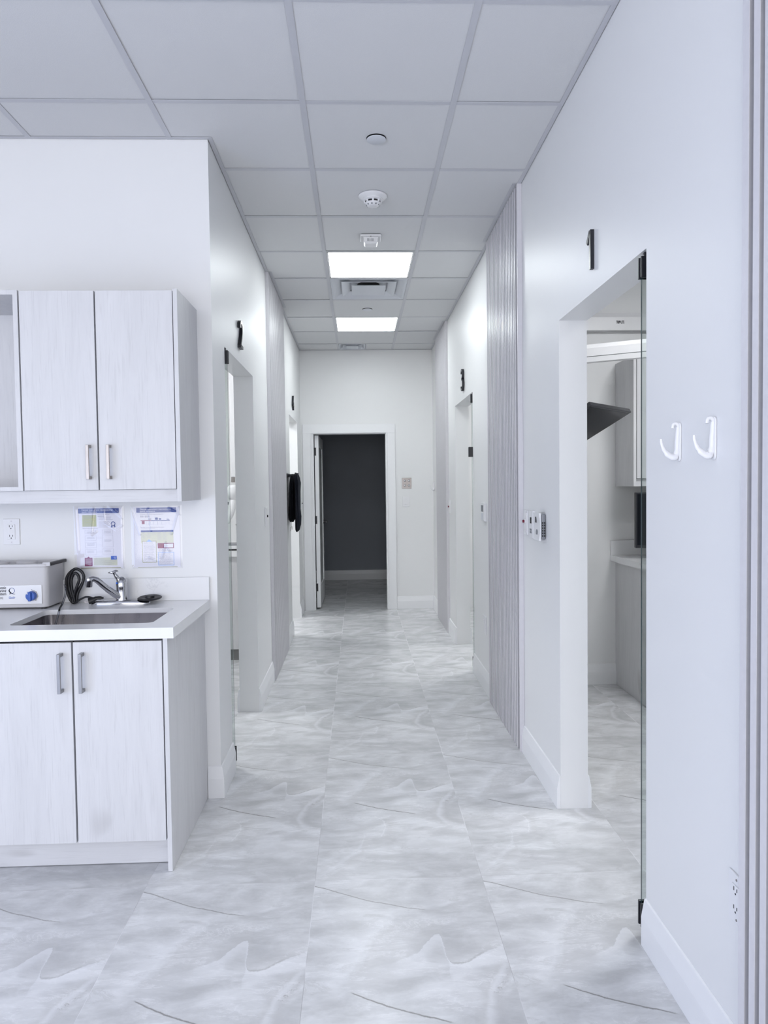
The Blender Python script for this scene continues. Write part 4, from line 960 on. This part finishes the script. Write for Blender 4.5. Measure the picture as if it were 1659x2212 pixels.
# white strip light / power rail with logo on far wall
o = thing('wall_rail', (1.9, RY, 2.47), 'white box rail with small black logo high behind doorway 1', 'rail')
b = MB(); b.prism([(1.2, RY - .001, 2.462), (1.2, RY - .055, 2.462), (1.2, RY - .055, 2.552), (1.2, RY - .040, 2.582), (1.2, RY - .001, 2.584)], (1.7, 0, 0)); b.build('housing', 'white', o, bevel=.001)
text('TRIPP\u00b7LITE', .026, (1.812, RY - .0556, 2.516), (1, 0, 0), (0, -1, 0), 'inkb', 'logo', o, align='CENTER', sx=.46, bold=.0012)
# overhead arm in front, slightly skewed
A_ = math.radians(-30); Xf = Matrix.Translation((1.38, 3.95, 0)) @ Matrix.Rotation(A_, 4, 'Z')
o = thing('overhead_track', (1.38, 3.95, 2.10), 'white overhead track crossing behind doorway 1 below the logo rail', 'track')
b = MB(Xf); L0, L1_ = -.30, 1.6; zb = 2.088
b.prism([(L0, .0, zb), (L0, -.045, zb), (L0, -.048, zb + .028), (L0, .0, zb + .028)], (L1_ - L0, 0, 0)); b.build('lower_channel', 'white', o, bevel=.001)
b = MB(Xf); b.prism([(L0, 0, zb + .032), (L0, -.046, zb + .032), (L0, -.046, zb + .076), (L0, -.030, zb + .100), (L0, 0, zb + .100)], (L1_ - L0, 0, 0)); b.build('upper_channel', 'white', o, bevel=.001)
MB(Xf).box(L0, L1_, -.040, -.002, zb + .0281, zb + .0319).build('joint', 'greyp', o)
MB(Xf).box(1.2, 1.26, -.04, 0, zb + .101, HC - .001).build('ceiling_post', 'white', o)
# tilted ceiling screen
P0 = Vector((1.668, 4.30, 1.843)); d1 = Vector((-.6947, -.7193, 0)).normalized(); d2 = Vector((-.6351, .6133, -.4695)).normalized(); nn = d1.cross(d2).normalized()
if nn.z > 0: nn = -nn
Xs = Matrix((d1, d2, -nn)).transposed().to_4x4(); Xs.translation = P0
o = thing('ceiling_screen', P0 + d1 * .27 + d2 * .2, 'black flat screen tilted downwards, its corner showing in doorway 1', 'screen')
MB(Xs).box(0, .54, 0, .43, 0, .028).build('bezel', 'black', o, bevel=.004)
MB(Xs).box(.012, .528, .012, .415, -.0008, 0).build('screen', 'screen', o)
cpt = P0 + d1 * .27 + d2 * .21 - nn * .03
b = MB(); b.tube([tuple(cpt), (cpt.x, cpt.y, cpt.z + .12), (cpt.x, cpt.y, HC - .001)], .02, 14); b.build('ceiling_pole', 'white', o, smooth=50)

# ------------------------------------------------------------------ room behind doorway 2
o = thing('base_cabinet', (-1.3, 6.13, 0), 'grey wood base cabinet glimpsed through doorway 2', 'cabinet')
MB().box(-1.9, -.80, 5.835, 6.448, .096, .855).build('carcass', 'wood', o); MB().box(-1.9, -.80, 5.865, 6.448, .001, .0955).build('toe_kick', 'toe', o)
o = thing('worktop', (-1.3, 6.13, .857), 'white worktop glimpsed through doorway 2', 'worktop')
MB().box(-1.9, -.785, 5.81, 6.448, .8575, .905).build('slab', 'quartz', o)
o = thing('equipment_tray', (-1.25, 5.95, .905), 'low white tray with a black seam on the worktop behind doorway 2', 'tray')
MB().box(-1.6, -.84, 5.84, 6.10, .9055, .918).build('base', 'slot', o); MB().box(-1.6, -.84, 5.84, 6.10, .9182, .945).build('body', 'white', o); MB().box(-1.6, -.84, 5.85, 6.09, .9452, .953).build('mat', 'greyp', o)
o = thing('instrument_stand', (-.985, 5.96, .953), 'small metal stand with clustered joints behind doorway 2', 'stand')
b = MB(); b.tube([(-.985, 5.96, .954), (-.985, 5.96, 1.06), (-.992, 5.955, 1.085)], .004, 8); b.lathe([(.02, 0), (.02, .004)], (-.985, 5.96, .9535), n=16); b.build('stem', 'nickel', o)
b = MB()
for dx, dz, r_ in ((-.02, .11, .012), (-.035, .125, .010), (-.005, .12, .012), (-.012, .135, .010), (-.03, .10, .009)): b.lathe([(.001, -r_), (r_ * .8, -r_ * .5), (r_, 0), (r_ * .8, r_ * .5), (.001, r_)], (-.975 + dx, 5.955, .985 + dz), n=12)
b.build('joints', 'nickel', o, smooth=60)
o = thing('xray_arm', (-.98, 5.62, 1.2), 'white jointed x-ray arm hanging behind doorway 2', 'medical arm')
MB().box(-1.00, -.95, 5.66, 5.72, 1.50, HC - .001).build('column', 'white', o, bevel=.008)
MB().lathe([(.012, 1.46), (.016, 1.462), (.016, 1.50), (.012, 1.502)], (-.985, 5.68, 0), n=16).build('joint', 'nickel', o)
b = MB(); b.lathe([(.001, .062), (.026, .058), (.042, .04), (.046, 0), (.042, -.04), (.026, -.058), (.001, -.062)], (-.985, 5.66, 1.38), n=28); b.build('head', 'white', o, smooth=60)
b = MB(); b.tube([(-.975, 5.62, 1.315), (-.99, 5.60, 1.24), (-1.02, 5.58, 1.14)], [.030, .026, .018], 16, sub=3); b.build('tube', 'white', o, smooth=60)
MB().box(-1.06, -.95, 5.64, 5.70, 1.285, 1.305).build('bracket', 'greyp', o)
